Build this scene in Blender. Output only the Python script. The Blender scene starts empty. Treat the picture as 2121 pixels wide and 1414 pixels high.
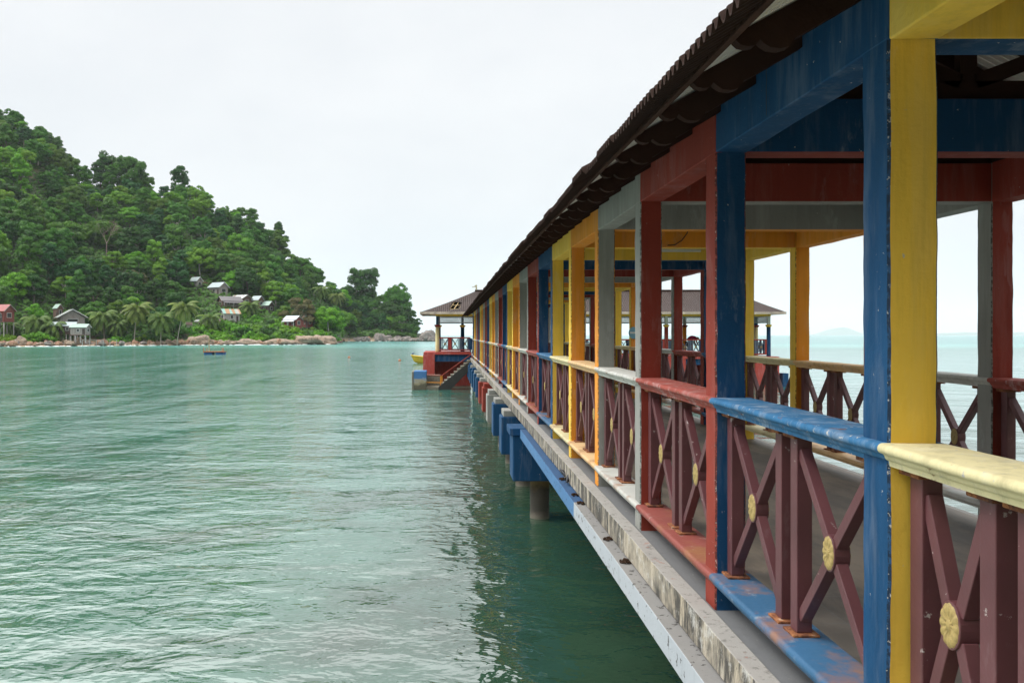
import bpy, bmesh, math, random
import numpy as np
from mathutils import Vector, Matrix, noise as mnoise

random.seed(7)
rng = np.random.default_rng(7)
sc = bpy.context.scene
COL = sc.collection
S = 1.4                      # metres per layout unit
EYE = 3.08                   # eye height above the water
FPX, VX, HY = 1650.0, 928.0, 694.0

def W(px, py, Y):
    return Vector(((px - VX) / FPX * Y, Y, EYE - (py - HY) / FPX * Y))

def project(x, y, z):
    return VX + FPX * x / y, HY - FPX * (z - EYE) / y

# ------------------------------------------------------------------ objects
def link(o, parent=None):
    COL.objects.link(o)
    if parent is not None:
        o.parent = parent
    return o

def empty(name, loc=(0, 0, 0), rz=0.0, label=None, cat=None, group=None):
    o = bpy.data.objects.new(name, None)
    o.empty_display_size = 0.3
    COL.objects.link(o)
    o.location = loc
    o.rotation_euler = (0, 0, rz)
    return tag(o, label, cat, group)

def tag(o, label=None, cat=None, group=None, kind=None):
    if label: o['label'] = label
    if cat: o['category'] = cat
    if group: o['group'] = group
    if kind: o['kind'] = kind
    return o

class MB:
    """collects shapes; build() links them as one mesh object"""
    def __init__(self, warp=None):
        self.v = []; self.f = []; self.m = []; self.s = []; self.warp = warp
    def add(self, verts, faces, mi=0, smooth=False):
        b = len(self.v)
        self.v += [tuple(p) for p in verts]
        for k, f in enumerate(faces):
            self.f.append([i + b for i in f])
            self.m.append(mi[k] if isinstance(mi, (list, tuple)) else mi)
            self.s.append(smooth)
        return self
    def box(self, x0, x1, y0, y1, z0, z1, mi=0, fm=None, ny=1):
        # fm: {'-x':i,...}; ny splits along y so that the warp can bend it
        fm = fm or {}
        g = lambda k: fm.get(k, mi)
        v = []; 
        for i in range(ny + 1):
            y = y0 + (y1 - y0) * i / ny
            v += [(x0, y, z0), (x1, y, z0), (x1, y, z1), (x0, y, z1)]
        f = [(0, 1, 2, 3)]; m = [g('-y')]
        for i in range(ny):
            a = 4 * i; b = a + 4
            f += [(a, b, b + 1, a + 1), (a + 1, b + 1, b + 2, a + 2), (a + 2, b + 2, b + 3, a + 3), (a + 3, b + 3, b, a)]
            m += [g('-z'), g('+x'), g('+z'), g('-x')]
        a = 4 * ny
        f.append((a + 3, a + 2, a + 1, a)); m.append(g('+y'))
        return self.add(v, f, m)
    def prism(self, prof, axis, a0, a1, mi=0, n=1, smooth=False):
        """extrude a closed profile; axis 'y': prof=(x,z); axis 'x': prof=(y,z)"""
        k = len(prof); v = []
        for i in range(n + 1):
            a = a0 + (a1 - a0) * i / n
            for p in prof:
                v.append((p[0], a, p[1]) if axis == 'y' else (a, p[0], p[1]))
        f = []
        for i in range(n):
            for j in range(k):
                f.append((i * k + j, i * k + (j + 1) % k, (i + 1) * k + (j + 1) % k, (i + 1) * k + j))
        self.add(v, f, mi, smooth)
        self.add(v[:k], [tuple(reversed(range(k)))], mi)
        self.add(v[-k:], [tuple(range(k))], mi)
        return self
    def tube(self, pts, rad, n=8, mi=0, smooth=True, cap=True):
        pts = [Vector(p) for p in pts]
        if not isinstance(rad, (list, tuple)): rad = [rad] * len(pts)
        v = []
        for i, p in enumerate(pts):
            t = (pts[min(i + 1, len(pts) - 1)] - pts[max(i - 1, 0)])
            t.normalize()
            up = Vector((0, 0, 1)) if abs(t.z) < .95 else Vector((0, 1, 0))
            a = t.cross(up).normalized(); b = a.cross(t)
            for j in range(n):
                q = 2 * math.pi * j / n
                v.append(p + (a * math.cos(q) + b * math.sin(q)) * rad[i])
        f = []
        for i in range(len(pts) - 1):
            for j in range(n):
                f.append((i * n + j, i * n + (j + 1) % n, (i + 1) * n + (j + 1) % n, (i + 1) * n + j))
        self.add(v, f, mi, smooth)
        if cap:
            self.add(v[:n], [tuple(range(n))], mi); self.add(v[-n:], [tuple(reversed(range(n)))], mi)
        return self
    def bar(self, p, q, w, h, side=(1, 0, 0), mi=0):
        """rectangular bar p->q, w along side, h across"""
        p, q = Vector(p), Vector(q); t = (q - p).normalized(); s = Vector(side).normalized()
        u = t.cross(s).normalized(); s = u.cross(t).normalized()
        v = []
        for c in (p, q):
            v += [c - s * w / 2 - u * h / 2, c + s * w / 2 - u * h / 2, c + s * w / 2 + u * h / 2, c - s * w / 2 + u * h / 2]
        return self.add(v, [(0, 1, 2, 3), (7, 6, 5, 4), (0, 4, 5, 1), (1, 5, 6, 2), (2, 6, 7, 3), (3, 7, 4, 0)], mi)
    def lathe(self, prof, c, n=20, mi=0):
        """prof [(r,z)] round a vertical axis at c"""
        v = []; f = []
        for (r, z) in prof:
            for j in range(n):
                q = 2 * math.pi * j / n
                v.append((c[0] + r * math.cos(q), c[1] + r * math.sin(q), c[2] + z))
        for i in range(len(prof) - 1):
            for j in range(n):
                f.append((i * n + j, i * n + (j + 1) % n, (i + 1) * n + (j + 1) % n, (i + 1) * n + j))
        f.append(tuple(reversed(range(n)))); f.append(tuple(range((len(prof) - 1) * n, len(prof) * n)))
        return self.add(v, f, mi, True)
    def build(self, name, mats, parent=None, bevel=0, loc=None):
        me = bpy.data.meshes.new(name)
        v = self.v
        if self.warp: v = [self.warp(p) for p in v]
        me.from_pydata(v, [], self.f)
        if not isinstance(mats, (list, tuple)): mats = [mats]
        for m in mats: me.materials.append(m)
        me.polygons.foreach_set('material_index', self.m)
        me.polygons.foreach_set('use_smooth', self.s)
        bm = bmesh.new(); bm.from_mesh(me)
        bmesh.ops.recalc_face_normals(bm, faces=bm.faces)
        bm.to_mesh(me); bm.free()
        me.update()
        o = bpy.data.objects.new(name, me)
        link(o, parent)
        if loc is not None: o.location = loc
        if bevel:
            md = o.modifiers.new('bevel', 'BEVEL'); md.width = bevel; md.segments = 2; md.limit_method = 'ANGLE'
            md.harden_normals = False
        return o

def quads_mesh(name, c, a, b, mats, mi=None):
    """many free quads: centres c, half axes a, b (n,3)"""
    n = len(c)
    v = np.empty((n, 4, 3), np.float32)
    v[:, 0] = c - a - b; v[:, 1] = c + a - b; v[:, 2] = c + a + b; v[:, 3] = c - a + b
    me = bpy.data.meshes.new(name)
    me.vertices.add(n * 4); me.vertices.foreach_set('co', v.reshape(-1))
    me.loops.add(n * 4); me.loops.foreach_set('vertex_index', np.arange(n * 4, dtype=np.int32))
    me.polygons.add(n); me.polygons.foreach_set('loop_start', np.arange(0, n * 4, 4, dtype=np.int32))
    me.polygons.foreach_set('loop_total', np.full(n, 4, np.int32))
    for m in mats: me.materials.append(m)
    if mi is not None: me.polygons.foreach_set('material_index', mi)
    me.update(calc_edges=True); me.validate()
    return me

# ------------------------------------------------------------------ materials
class NT:
    def __init__(self, name):
        self.mat = bpy.data.materials.new(name); self.mat.use_nodes = True
        self.t = self.mat.node_tree; self.n = self.t.nodes; self.l = self.t.links
        self.bsdf = self.n['Principled BSDF']; self.out = self.n['Material Output']
    def node(self, typ, **kw):
        n = self.n.new(typ)
        for k, v in kw.items():
            if k in n.inputs: n.inputs[k].default_value = v
            else: setattr(n, k, v)
        return n
    def link(self, a, b): self.l.new(a, b)
    def coord(self, scale=(1, 1, 1), kind='Object', rot=(0, 0, 0)):
        if kind == 'Position':
            src = self.node('ShaderNodeNewGeometry').outputs['Position']
        else:
            src = self.node('ShaderNodeTexCoord').outputs[kind]
        mp = self.node('ShaderNodeMapping'); mp.inputs['Scale'].default_value = scale; mp.inputs['Rotation'].default_value = rot
        self.link(src, mp.inputs['Vector']); return mp.outputs['Vector']
    def noise(self, vec, scale, detail=4, rough=.55, dist=0.0):
        n = self.node('ShaderNodeTexNoise'); n.inputs['Scale'].default_value = scale
        n.inputs['Detail'].default_value = detail; n.inputs['Roughness'].default_value = rough
        n.inputs['Distortion'].default_value = dist
        self.link(vec, n.inputs['Vector']); return n.outputs['Fac']
    def ramp(self, fac, stops, interp='LINEAR'):
        r = self.node('ShaderNodeValToRGB'); r.color_ramp.interpolation = interp
        e = r.color_ramp.elements
        while len(e) < len(stops): e.new(0.5)
        for i, (p, c) in enumerate(stops):
            e[i].position = p
            if not isinstance(c, (tuple, list)): c = (c, c, c)
            e[i].color = (*c, 1)
        self.link(fac, r.inputs['Fac']); return r.outputs['Color']
    def mix(self, fac, a, b, mode='MIX'):
        m = self.node('ShaderNodeMix', data_type='RGBA', blend_type=mode)
        for sock, val in ((m.inputs[0], fac), (m.inputs[6], a), (m.inputs[7], b)):
            if hasattr(val, 'is_linked') or hasattr(val, 'links'): self.link(val, sock)
            elif isinstance(val, (tuple, list)): sock.default_value = (*val, 1)
            else: sock.default_value = val
        return m.outputs[2]
    def math(self, op, a, b=0.0, clamp=False):
        m = self.node('ShaderNodeMath', operation=op); m.use_clamp = clamp
        for i, val in enumerate((a, b)):
            if hasattr(val, 'links'): self.link(val, m.inputs[i])
            else: m.inputs[i].default_value = val
        return m.outputs[0]
    def bump(self, h, strength=.3, dist=.01):
        b = self.node('ShaderNodeBump'); b.inputs['Strength'].default_value = strength; b.inputs['Distance'].default_value = dist
        self.link(h, b.inputs['Height']); self.link(b.outputs['Normal'], self.bsdf.inputs['Normal']); return b
    def color(self, c): 
        if hasattr(c, 'links'): self.link(c, self.bsdf.inputs['Base Color'])
        else: self.bsdf.inputs['Base Color'].default_value = (*c, 1)
    def set(self, **kw):
        for k, v in kw.items():
            k = k.replace('_', ' ')
            if hasattr(v, 'links'): self.link(v, self.bsdf.inputs[k])
            else: self.bsdf.inputs[k].default_value = v
        return self

def paint(name, c, chalk=.12, chips=.575, dirt=.30, under=(.50, .48, .44), rough=.7, rust=0):
    t = NT(name); P = t.coord((1, 1, 1))
    big = t.noise(P, 1.7, 4, .6)
    v = t.ramp(big, [(.25, .86), (.75, 1.08)])
    col = t.mix(1.0, c, v, 'MULTIPLY')
    # chalky bleaching in vertical brush patches
    st = t.noise(t.coord((9, 9, 1.3)), 1.0, 5, .65)
    cm = t.ramp(st, [(.50, 0), (.66, chalk * 2.4)])
    pale = tuple(min(.8, x * .7 + .22) for x in c)
    col = t.mix(cm, col, pale)
    # grime runs
    dr = t.noise(t.coord((14, 14, .8)), 1.0, 5, .7)
    dm = t.ramp(dr, [(.48, 0), (.70, dirt)])
    col = t.mix(dm, col, tuple(x * .45 for x in c))
    pm = t.ramp(t.noise(t.coord((3.2, 3.2, 1.1)), 1.0, 6, .72), [(.585, 0), (.63, min(.8, chalk * 2.6))])
    col = t.mix(t.math('MULTIPLY', pm, t.ramp(t.noise(t.coord((40, 40, 2.5)), 1.0, 4, .6), [(.35, .2), (.6, 1)])), col, tuple(min(.8, x * .5 + .34) for x in c))
    # small chips down to plaster
    ch = t.noise(P, 26, 6, .7)
    cm2 = t.ramp(ch, [(chips + .11, 0), (chips + .125, 1)])
    col = t.mix(cm2, col, under)
    if rust:
        rn = t.noise(t.coord((1, 1, 2.2)), 7, 6, .75)
        col = t.mix(t.ramp(rn, [(.60, 0), (.635, .55), (.68, .95)]), col, (.17, .07, .03))
    t.color(col)
    t.set(Roughness=rough)
    t.bsdf.inputs['Specular IOR Level'].default_value = .18
    h = t.mix(.5, t.noise(P, 38, 5, .6), t.noise(P, 5, 3, .5))
    t.bump(h, .45, .012)
    return t.mat

def plain(name, c, rough=.6, var=.2, scale=6, bump=.2, metal=0):
    t = NT(name); P = t.coord()
    t.bsdf.inputs['Specular IOR Level'].default_value = .08 if rough > .65 else .4
    n = t.noise(P, scale, 5, .6)
    t.color(t.mix(1.0, c, t.ramp(n, [(.2, 1 - var), (.8, 1 + var)]), 'MULTIPLY'))
    t.set(Roughness=rough, Metallic=metal)
    if bump: t.bump(t.noise(P, scale * 6, 4), bump, .01)
    return t.mat

C5 = {'blue': (.011, .068, .165), 'red': (.27, .046, .031), 'gray': (.31, .31, .285), 'orange': (.80, .31, .035), 'yellow': (.90, .59, .085)}
ORDER = ['blue', 'red', 'gray', 'orange', 'yellow']
def cname(j): return ORDER[j % 5]
M = {k: paint('paint_' + k, c, chalk={'blue': .11, 'gray': .14, 'red': .06}.get(k, .08)) for k, c in C5.items()}
RAILC = {'blue': (.04, .16, .32), 'red': (.36, .085, .065), 'gray': (.58, .58, .53), 'orange': (.78, .52, .26), 'yellow': (.74, .66, .38)}
MR = {k: paint('rail_paint_' + k, c, chalk=.25, chips=.53, dirt=.45, rust=1) for k, c in RAILC.items()}

def sill_paint(name, c):
    """bottom rail: paint with rust stains that leak from the feet of the balusters"""
    t = NT(name); P = t.coord()
    col = t.mix(1.0, c, t.ramp(t.noise(P, 2.3, 4), [(.25, .82), (.75, 1.1)]), 'MULTIPLY')
    col = t.mix(t.ramp(t.noise(P, 3.2, 5, .65), [(.50, 0), (.66, .8)]), col, (.30, .13, .05))
    col = t.mix(t.ramp(t.noise(P, 9, 5, .7), [(.60, 0), (.78, .5)]), col, (.55, .52, .46))
    t.color(col); t.set(Roughness=.6); t.bump(t.noise(P, 30, 4), .35, .01)
    return t.mat
MS = {k: sill_paint('sill_paint_' + k, tuple(x * (.72 if k in ('blue', 'red') else .9) for x in c)) for k, c in RAILC.items()}

def steel():
    t = NT('maroon_steel'); P = t.coord()
    col = t.mix(1.0, (.125, .045, .05), t.ramp(t.noise(P, 3.5, 5), [(.2, .75), (.8, 1.25)]), 'MULTIPLY')
    col = t.mix(t.ramp(t.noise(t.coord((7, 7, 2)), 2.2, 6, .7), [(.60, 0), (.8, .55)]), col, (.26, .17, .17))
    col = t.mix(t.ramp(t.noise(P, 14, 6, .7), [(.655, 0), (.675, .9)]), col, (.45, .40, .38))
    t.color(col); t.set(Roughness=.42); t.bump(t.noise(P, 45, 4), .12, .01)
    return t.mat
M['steel'] = steel()
def rusty():
    t = NT('rusted_plate'); P = t.coord()
    n = t.noise(P, 18, 6, .7)
    t.color(t.ramp(n, [(.3, (.05, .025, .02)), (.5, (.22, .075, .03)), (.62, (.42, .17, .06)), (.75, (.55, .45, .35))]))
    t.set(Roughness=.85); t.bump(n, .8, .02); return t.mat
M['rust'] = rusty()

def edge_paint(k, c):
    # arrises where two coats meet: rough overlaps, dark old paint and bare plaster
    t = NT('edge_paint_' + k); P = t.coord()
    col = t.mix(t.ramp(t.noise(P, 34, 6, .75), [(.44, 0), (.52, .9)]), c, tuple(x * .22 for x in c))
    col = t.mix(t.ramp(t.noise(P, 55, 5, .7), [(.60, 0), (.63, .9)]), col, (.42, .40, .36))
    t.color(col); t.set(Roughness=.8); t.bump(t.noise(P, 40, 5), .6, .01); return t.mat
ME = {k: edge_paint(k, c) for k, c in C5.items()}
def gold():
    t = NT('gilt_rosette'); P = t.coord()
    col = t.mix(t.ramp(t.noise(P, 60, 5, .7), [(.45, 0), (.75, .6)]), (.42, .31, .11), (.17, .12, .05))
    t.color(col); t.set(Roughness=.5); t.bump(t.noise(P, 90, 4), .25, .006); return t.mat
M['gold'] = gold()

def concrete_kerb():
    t = NT('stained_kerb_concrete'); P = t.coord()
    geo = t.node('ShaderNodeNewGeometry')
    sep = t.node('ShaderNodeSeparateXYZ'); t.link(geo.outputs['True Normal'], sep.inputs[0])
    top = t.ramp(sep.outputs['Z'], [(.4, 0), (.6, 1)])
    side = t.mix(t.noise(t.coord((1.2, 1.2, 3)), 2.2, 5, .65), (.50, .40, .27), (.44, .42, .37))
    st1 = t.ramp(t.noise(t.coord((5, 5, .9)), 2.0, 6, .75), [(.39, 0), (.53, 1)])
    st2 = t.ramp(t.noise(t.coord((.9, .9, .9)), 1.1, 5, .7), [(.34, 0), (.48, .95)])
    side = t.mix(t.math('MULTIPLY', st1, st2), side, (.045, .042, .038))
    side = t.mix(t.ramp(t.noise(P, 6, 6, .75), [(.56, 0), (.66, .7)]), side, (.60, .58, .54))
    side = t.mix(t.ramp(t.noise(P, 40, 5, .7), [(.58, 0), (.66, .6)]), side, (.08, .075, .065))
    tp = t.mix(t.noise(P, 3.0, 6, .65), (.26, .25, .23), (.42, .395, .36))
    tp = t.mix(t.ramp(t.noise(P, 22, 5, .7), [(.55, 0), (.68, .75)]), tp, (.10, .09, .08))
    tp = t.mix(t.ramp(t.noise(P, 11, 6, .7), [(.63, 0), (.66, .8)]), tp, (.38, .16, .12))
    t.color(t.mix(top, side, tp)); t.set(Roughness=.85)
    t.bump(t.noise(P, 30, 6, .7), .5, .012); return t.mat
M['kerb'] = concrete_kerb()

def spotted(name, c, c2, sp=(.05, .045, .04), spots=.625, top=None):
    t = NT(name); P = t.coord()
    col = t.mix(t.noise(P, 1.4, 5, .6), c, c2)
    if top:      # the upper face is bare, walked-on concrete
        geo = t.node('ShaderNodeNewGeometry'); sep = t.node('ShaderNodeSeparateXYZ'); t.link(geo.outputs['True Normal'], sep.inputs[0])
        col = t.mix(t.ramp(sep.outputs['Z'], [(.5, 0), (.7, 1)]), col, t.mix(t.noise(P, 5, 6, .7), tuple(x * .75 for x in top), top))
    col = t.mix(t.ramp(t.noise(P, 24, 3, .5), [(spots, 0), (spots + .03, .9)]), col, sp)
    col = t.mix(t.ramp(t.noise(t.coord((6, 6, .7)), 1.6, 5, .7), [(.55, 0), (.8, .4)]), col, tuple(x * .5 for x in c))
    t.color(col); t.set(Roughness=.75); t.bump(t.noise(P, 50, 4), .25, .01); return t.mat
M['edge_gray'] = spotted('pale_edge_beam', (.36, .39, .42), (.44, .47, .50), top=(.27, .262, .25))
M['edge_blue'] = spotted('blue_edge_beam', (.05, .15, .32), (.08, .21, .40), (.02, .05, .10), top=(.025, .085, .20))

def deck_mat():
    t = NT('deck_tile'); P = t.coord()
    br = t.node('ShaderNodeTexBrick'); t.link(t.coord((1, 1, 1)), br.inputs['Vector'])
    br.offset = 0.0; br.squash = 1.0
    br.inputs['Scale'].default_value = 1.0; br.inputs['Mortar Size'].default_value = .006
    br.inputs['Brick Width'].default_value = .40; br.inputs['Row Height'].default_value = .40
    br.inputs['Color1'].default_value = (.100, .086, .070, 1); br.inputs['Color2'].default_value = (.135, .116, .096, 1)
    br.inputs['Mortar'].default_value = (.125, .115, .105, 1)
    col = t.mix(t.ramp(t.noise(t.coord((1.5, .6, 1)), 1.6, 6, .65), [(.42, 0), (.62, .85)]), br.outputs['Color'], (.26, .21, .155))
    col = t.mix(t.ramp(t.noise(P, 7, 5, .7), [(.6, 0), (.75, .5)]), col, (.06, .05, .045))
    t.color(col); t.set(Roughness=.55); t.bump(t.noise(P, 20, 4), .15, .008); return t.mat
M['deck'] = deck_mat()
M['deck_edge'] = spotted('deck_edge_tile', (.13, .135, .14), (.16, .16, .16), (.25, .24, .22), .70)

def pile_mat():
    t = NT('tide_stained_pile')
    geo = t.node('ShaderNodeNewGeometry'); sep = t.node('ShaderNodeSeparateXYZ'); t.link(geo.outputs['Position'], sep.inputs[0])
    z = t.math('ADD', sep.outputs['Z'], t.math('MULTIPLY', t.noise(t.coord(), 5, 4), .25))
    col = t.ramp(t.math('DIVIDE', z, 1.2), [(.10, (.16, .14, .11)), (.22, (.05, .045, .035)), (.50, (.06, .05, .035)), (.62, (.34, .23, .09)), (.95, (.30, .22, .10))])
    t.color(col); t.set(Roughness=.8); t.bump(t.noise(t.coord(), 18, 5, .7), .6, .02); return t.mat
M['pile'] = pile_mat()

def roof_top(name='brown_corrugated_sheet', a=(.034, .021, .018), b=(.055, .034, .027)):
    t = NT(name); P = t.coord()
    col = t.mix(t.noise(P, 1.2, 6, .65), a, b)
    col = t.mix(t.ramp(t.noise(P, 5, 5, .7), [(.58, 0), (.78, .6)]), col, (.085, .065, .055))
    t.color(col); t.set(Roughness=.9); t.bsdf.inputs['Specular IOR Level'].default_value = .1; t.bump(t.noise(P, 25, 4), .3, .01); return t.mat
M['roof'] = roof_top()
M['roof_under'] = plain('sheet_underside', (.74, .70, .64), .8, .18, 3)
M['timber'] = plain('dark_roof_timber', (.042, .021, .016), .8, .35, 5, .3)
M['fascia'] = plain('brown_fascia_board', (.065, .034, .025), .8, .35, 4, .35)
M['lamp'] = plain('dull_white_batten', (.60, .58, .50), .5, .1)
M['cable'] = plain('black_cable', (.02, .02, .02), .6, .1)
M['white'] = plain('white_paint', (.72, .72, .68), .6, .12, 5)
M['lattice'] = plain('weathered_lattice', (.30, .32, .31), .7, .2, 5)
M['slate'] = plain('grey_blue_rail', (.13, .18, .24), .6, .2, 6)
M['dark'] = plain('dark_recess', (.02, .02, .022), .8, .1)
M['stone'] = spotted('mouldy_concrete', (.28, .25, .19), (.16, .145, .11), (.05, .045, .035), .58)
M['black_stone'] = spotted('black_mouldy_concrete', (.018, .017, .016), (.045, .042, .038), (.02, .02, .02), .6)

# ------------------------------------------------------------------ the covered pier
def rise(y): return .126 * (1 - math.exp(-(max(y, -4) / S - 1.8) / 8))
def warp(p): return (p[0], p[1], p[2] + rise(p[1]))
def YK(k): return S * (1.809 + 1.169 * k)
CW = .16
XL, XR = 1.4, 3.962
MIDX = (XL + XR + CW) / 2
K0, K1 = -3, 26
DECK = EYE - 1.46
BB, BT = EYE + .938, EYE + 1.225
RT, RB = EYE - .343, EYE - .417
ST, SB = EYE - 1.262, EYE - 1.318

pier = empty('covered_pier', (2.76, 2.0, 0), 0, 'long roofed concrete pier with columns in repeating blue, red, gray, orange and yellow bays', 'pier')
PIER_INV = Matrix.Translation((-2.76, -2.0, 0))
def pin(o):                       # children keep world coordinates
    o.matrix_parent_inverse = PIER_INV
    return o
def bp(mb, name, mats, bevel=0): return pin(mb.build(name, mats, pier, bevel))

def column_mesh(x0, y0, z0, z1, seed):
    c = .008; x1, y1 = x0 + CW, y0 + CW
    ring = [(x0 + c, y0), (x1 - c, y0), (x1, y0 + c), (x1, y1 - c), (x1 - c, y1), (x0 + c, y1), (x0, y1 - c), (x0, y0 + c)]
    n = 160 if y0 < 6 and y0 > 0 else 30; mb = MB(warp); v = []; f = []; m = []
    for i in range(n + 1):
        z = z0 + (z1 - z0) * i / n
        for j, (x, y) in enumerate(ring):
            d = mnoise.noise_vector(Vector((x * 9 + seed, y * 9, z * 7))) * .0042
            v.append((x + d.x, y + d.y, z))
    for i in range(n):
        for j in range(8):
            f.append((i * 8 + j, i * 8 + (j + 1) % 8, (i + 1) * 8 + (j + 1) % 8, (i + 1) * 8 + j))
            m.append(1 if j == 0 else (2 if j in (7, 1) else 0))
    f.append(tuple(reversed(range(8)))); m.append(0)
    f.append(tuple(range(n * 8, n * 8 + 8))); m.append(0)
    mb.add(v, f, m)
    return mb

for k in range(K0, K1 + 1):
    for side, x0 in ((0, XL), (1, XR)):
        bp(column_mesh(x0, YK(k), DECK - .02, BB + .004, k * 3.1 + side * 50), 'column', [M[cname(k)], M[cname(k - 1)], ME[cname(k)]])

railprof = [(-.100, 0)] + [(-.098 - .017 * math.sin(q), -.017 + .017 * math.cos(q)) for q in np.linspace(.35, math.pi, 8)] + [(-.094, -.038)] + \
           [(-.078 - .014 * math.cos(q), -.038 - .018 * math.sin(q)) for q in np.linspace(.2, math.pi / 2, 5)] + [(-.074, -.074)]
railprof = railprof + [(-a, b) for a, b in reversed(railprof)]
sillprof = [(-.094 - .021 * math.sin(q), -.021 + .021 * math.cos(q)) for q in np.linspace(0, math.pi, 9)] + [(-.096, -.044), (-.094, -.056)]
sillprof = sillprof + [(-a, b) for a, b in reversed(sillprof)]

def beam_box(x0, x1, y0, y1, z0, z1, ny, mats, fm=None, jit=.004, seed=0):
    mb = MB(warp)
    mb.box(x0, x1, y0, y1, z0, z1, 0, fm, ny)
    mb.v = [tuple(Vector(p) + mnoise.noise_vector(Vector(p) * 6 + Vector((seed, 0, 0))) * jit) for p in mb.v]
    return mb

# -- one rosette, shared
def rosette_mesh():
    mb = MB(); NA, R = 48, .058
    rows = [(0.0, .007), (.12, .007), (.22, .005), (.30, .002), (.5, .006), (.72, .007), (.92, .005), (1.0, 0)]
    v = [(-rows[0][1], 0, 0)]; f = []
    for (r, h) in rows[1:]:
        for j in range(NA):
            q = 2 * math.pi * j / NA
            pet = abs(math.cos(6 * q)) 
            rr = r * R * (1 - (.06 * (1 - pet) if r > .8 else 0))
            hh = h - (.004 * (1 - pet) ** 2 if .28 < r < .98 else 0)
            v.append((-hh, rr * .74 * math.cos(q), rr * 1.14 * math.sin(q)))
    for j in range(NA): f.append((0, 1 + j, 1 + (j + 1) % NA))
    for i in range(len(rows) - 2):
        for j in range(NA):
            a = 1 + i * NA; b = a + NA
            f.append((a + j, b + j, b + (j + 1) % NA, a + (j + 1) % NA))
    mb.add(v, f, 0, True)
    return mb
POSTS = (.02, .63, .785, 1.395)
PX0, PX1 = .055, .120      # post, measured from the column face outwards-in
def post_mb(mb, xo, y, z0, z1, mi=0, plates=True, pm=1):
    mb.box(xo + PX0, xo + PX1, y, y + .065, z0 + .012, z1 - .012, mi)
    if plates:
        for (a, b) in ((z0, z0 + .012), (z1 - .022, z1 - .002)):
            mb.box(xo + PX0 - .024, xo + PX1 + .024, y - .022, y + .087, a, b, pm)
def cross_mb(mb, xo, ya, yb, z0, z1, mi=0):
    xc = xo + (PX0 + PX1) / 2
    yc, zc = (ya + yb) / 2, (z0 + z1) / 2
    for s in (1, -1):
        for e in (1, -1):
            mb.bar((xc + .001 * s, yc + s * .03, zc + e * .04), (xc + .001 * s, yc + s * (yb - ya + .01) / 2, zc + e * (z1 - z0 - .15) / 2), .046, .042, (1, 0, 0), mi)
    n = 24; v = []; f = []
    for xx in (xc - .031, xc + .031):
        for j in range(n):
            q = 2 * math.pi * j / n
            v.append((xx, yc + .048 * math.cos(q), zc + .071 * math.sin(q)))
    for j in range(n): f.append((j, (j + 1) % n, n + (j + 1) % n, n + j))
    f.append(tuple(range(n))); f.append(tuple(reversed(range(n, 2 * n))))
    mb.add(v, f, mi)
    return yc, zc, xc
ROS = None
for j in range(K0, K1):
    c = cname(j); y0, y1 = YK(j), YK(j + 1)
    for side, xo in ((0, XL), (1, XR)):
        bp(beam_box(xo, xo + CW, y0, y1, BB, BT, 6, None, None, .005, j), 'eave_beam', M[c], .006)
        mb = MB(warp); mb.prism([(xo + CW / 2 + a, RT + b) for a, b in railprof], 'y', y0, y1, 0, 8, True)
        mb.v = [tuple(Vector(p) + mnoise.noise_vector(Vector(p) * 5) * .003) for p in mb.v]
        o = bp(mb, 'top_rail', MR[c]); md = o.modifiers.new('split', 'EDGE_SPLIT'); md.split_angle = .7
        mb = MB(warp); mb.prism([(xo + CW / 2 + a, ST + b) for a, b in sillprof], 'y', y0, y1, 0, 8, True)
        mb.v = [tuple(Vector(p) + mnoise.noise_vector(Vector(p) * 5) * .003) for p in mb.v]
        o = bp(mb, 'bottom_rail', MS[c]); md = o.modifiers.new('split', 'EDGE_SPLIT'); md.split_angle = .7
        # steel balustrade of two crossed panels
        ys = y0 + CW
        P_ = (.11, .44, .585, .916, 1.061, 1.389) if j == -1 else POSTS
        PAIRS = [(2 * q, 2 * q + 1) for q in range(len(P_) // 2)]
        near = (side == 0 and -2 < j < 12) or (side == 1 and -1 < j < 8)
        if near:
            bal = None
            for i, po in enumerate(P_):
                mb = MB(warp); post_mb(mb, xo, ys + po, ST, RB)
                if bal is None:
                    bal = bpy.data.objects.new('balustrade', None); COL.objects.link(bal); bal.parent = pier; pin(bal)
                    ab = []
                    for q0, q1 in PAIRS:
                        root = MB(warp); ab.append(cross_mb(root, xo, ys + P_[q0] + .065, ys + P_[q1], ST, RB))
                        root.build('cross', [M['steel'], M['rust']], bal, .003)
                    for (yc, zc, xc) in ab:
                        for s in ((-1,) if side == 0 else (1,)) if j > 3 else (-1, 1):
                            if ROS is None:
                                ro = rosette_mesh().build('rosette', M['gold']); ROS = ro.data; bpy.data.objects.remove(ro)
                            r = bpy.data.objects.new('rosette', ROS); COL.objects.link(r); r.parent = bal
                            r.matrix_parent_inverse = Matrix.Identity(4)
                            sx = xc - .031 if s < 0 else xc + .031
                            r.location = (sx, yc, zc + rise(yc))
                            if side == 1 or s > 0: r.location.x = xc + s * .031
                            if s > 0: r.rotation_euler = (0, 0, math.pi)
                po_o = mb.build('post', [M['steel'], M['rust']], bal, .004)
        else:
            mb = MB(warp)
            for po in P_: post_mb(mb, xo, ys + po, ST, RB)
            for a, b in PAIRS:
                yc, zc, xc = cross_mb(mb, xo, ys + P_[a] + .065, ys + P_[b], ST, RB)
                for s in (-1, 1):
                    q = [2 * math.pi * t / 12 for t in range(12)]
                    ring = [(xc + s * .034, yc + .05 * math.cos(t), zc + .05 * math.sin(t)) for t in q]
                    mb.add(ring + [(xc + s * .046, yc, zc)], [(t, (t + 1) % 12, 12) for t in range(12)], 2)
            bp(mb, 'balustrade', [M['steel'], M['rust'], M['gold']])
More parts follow.
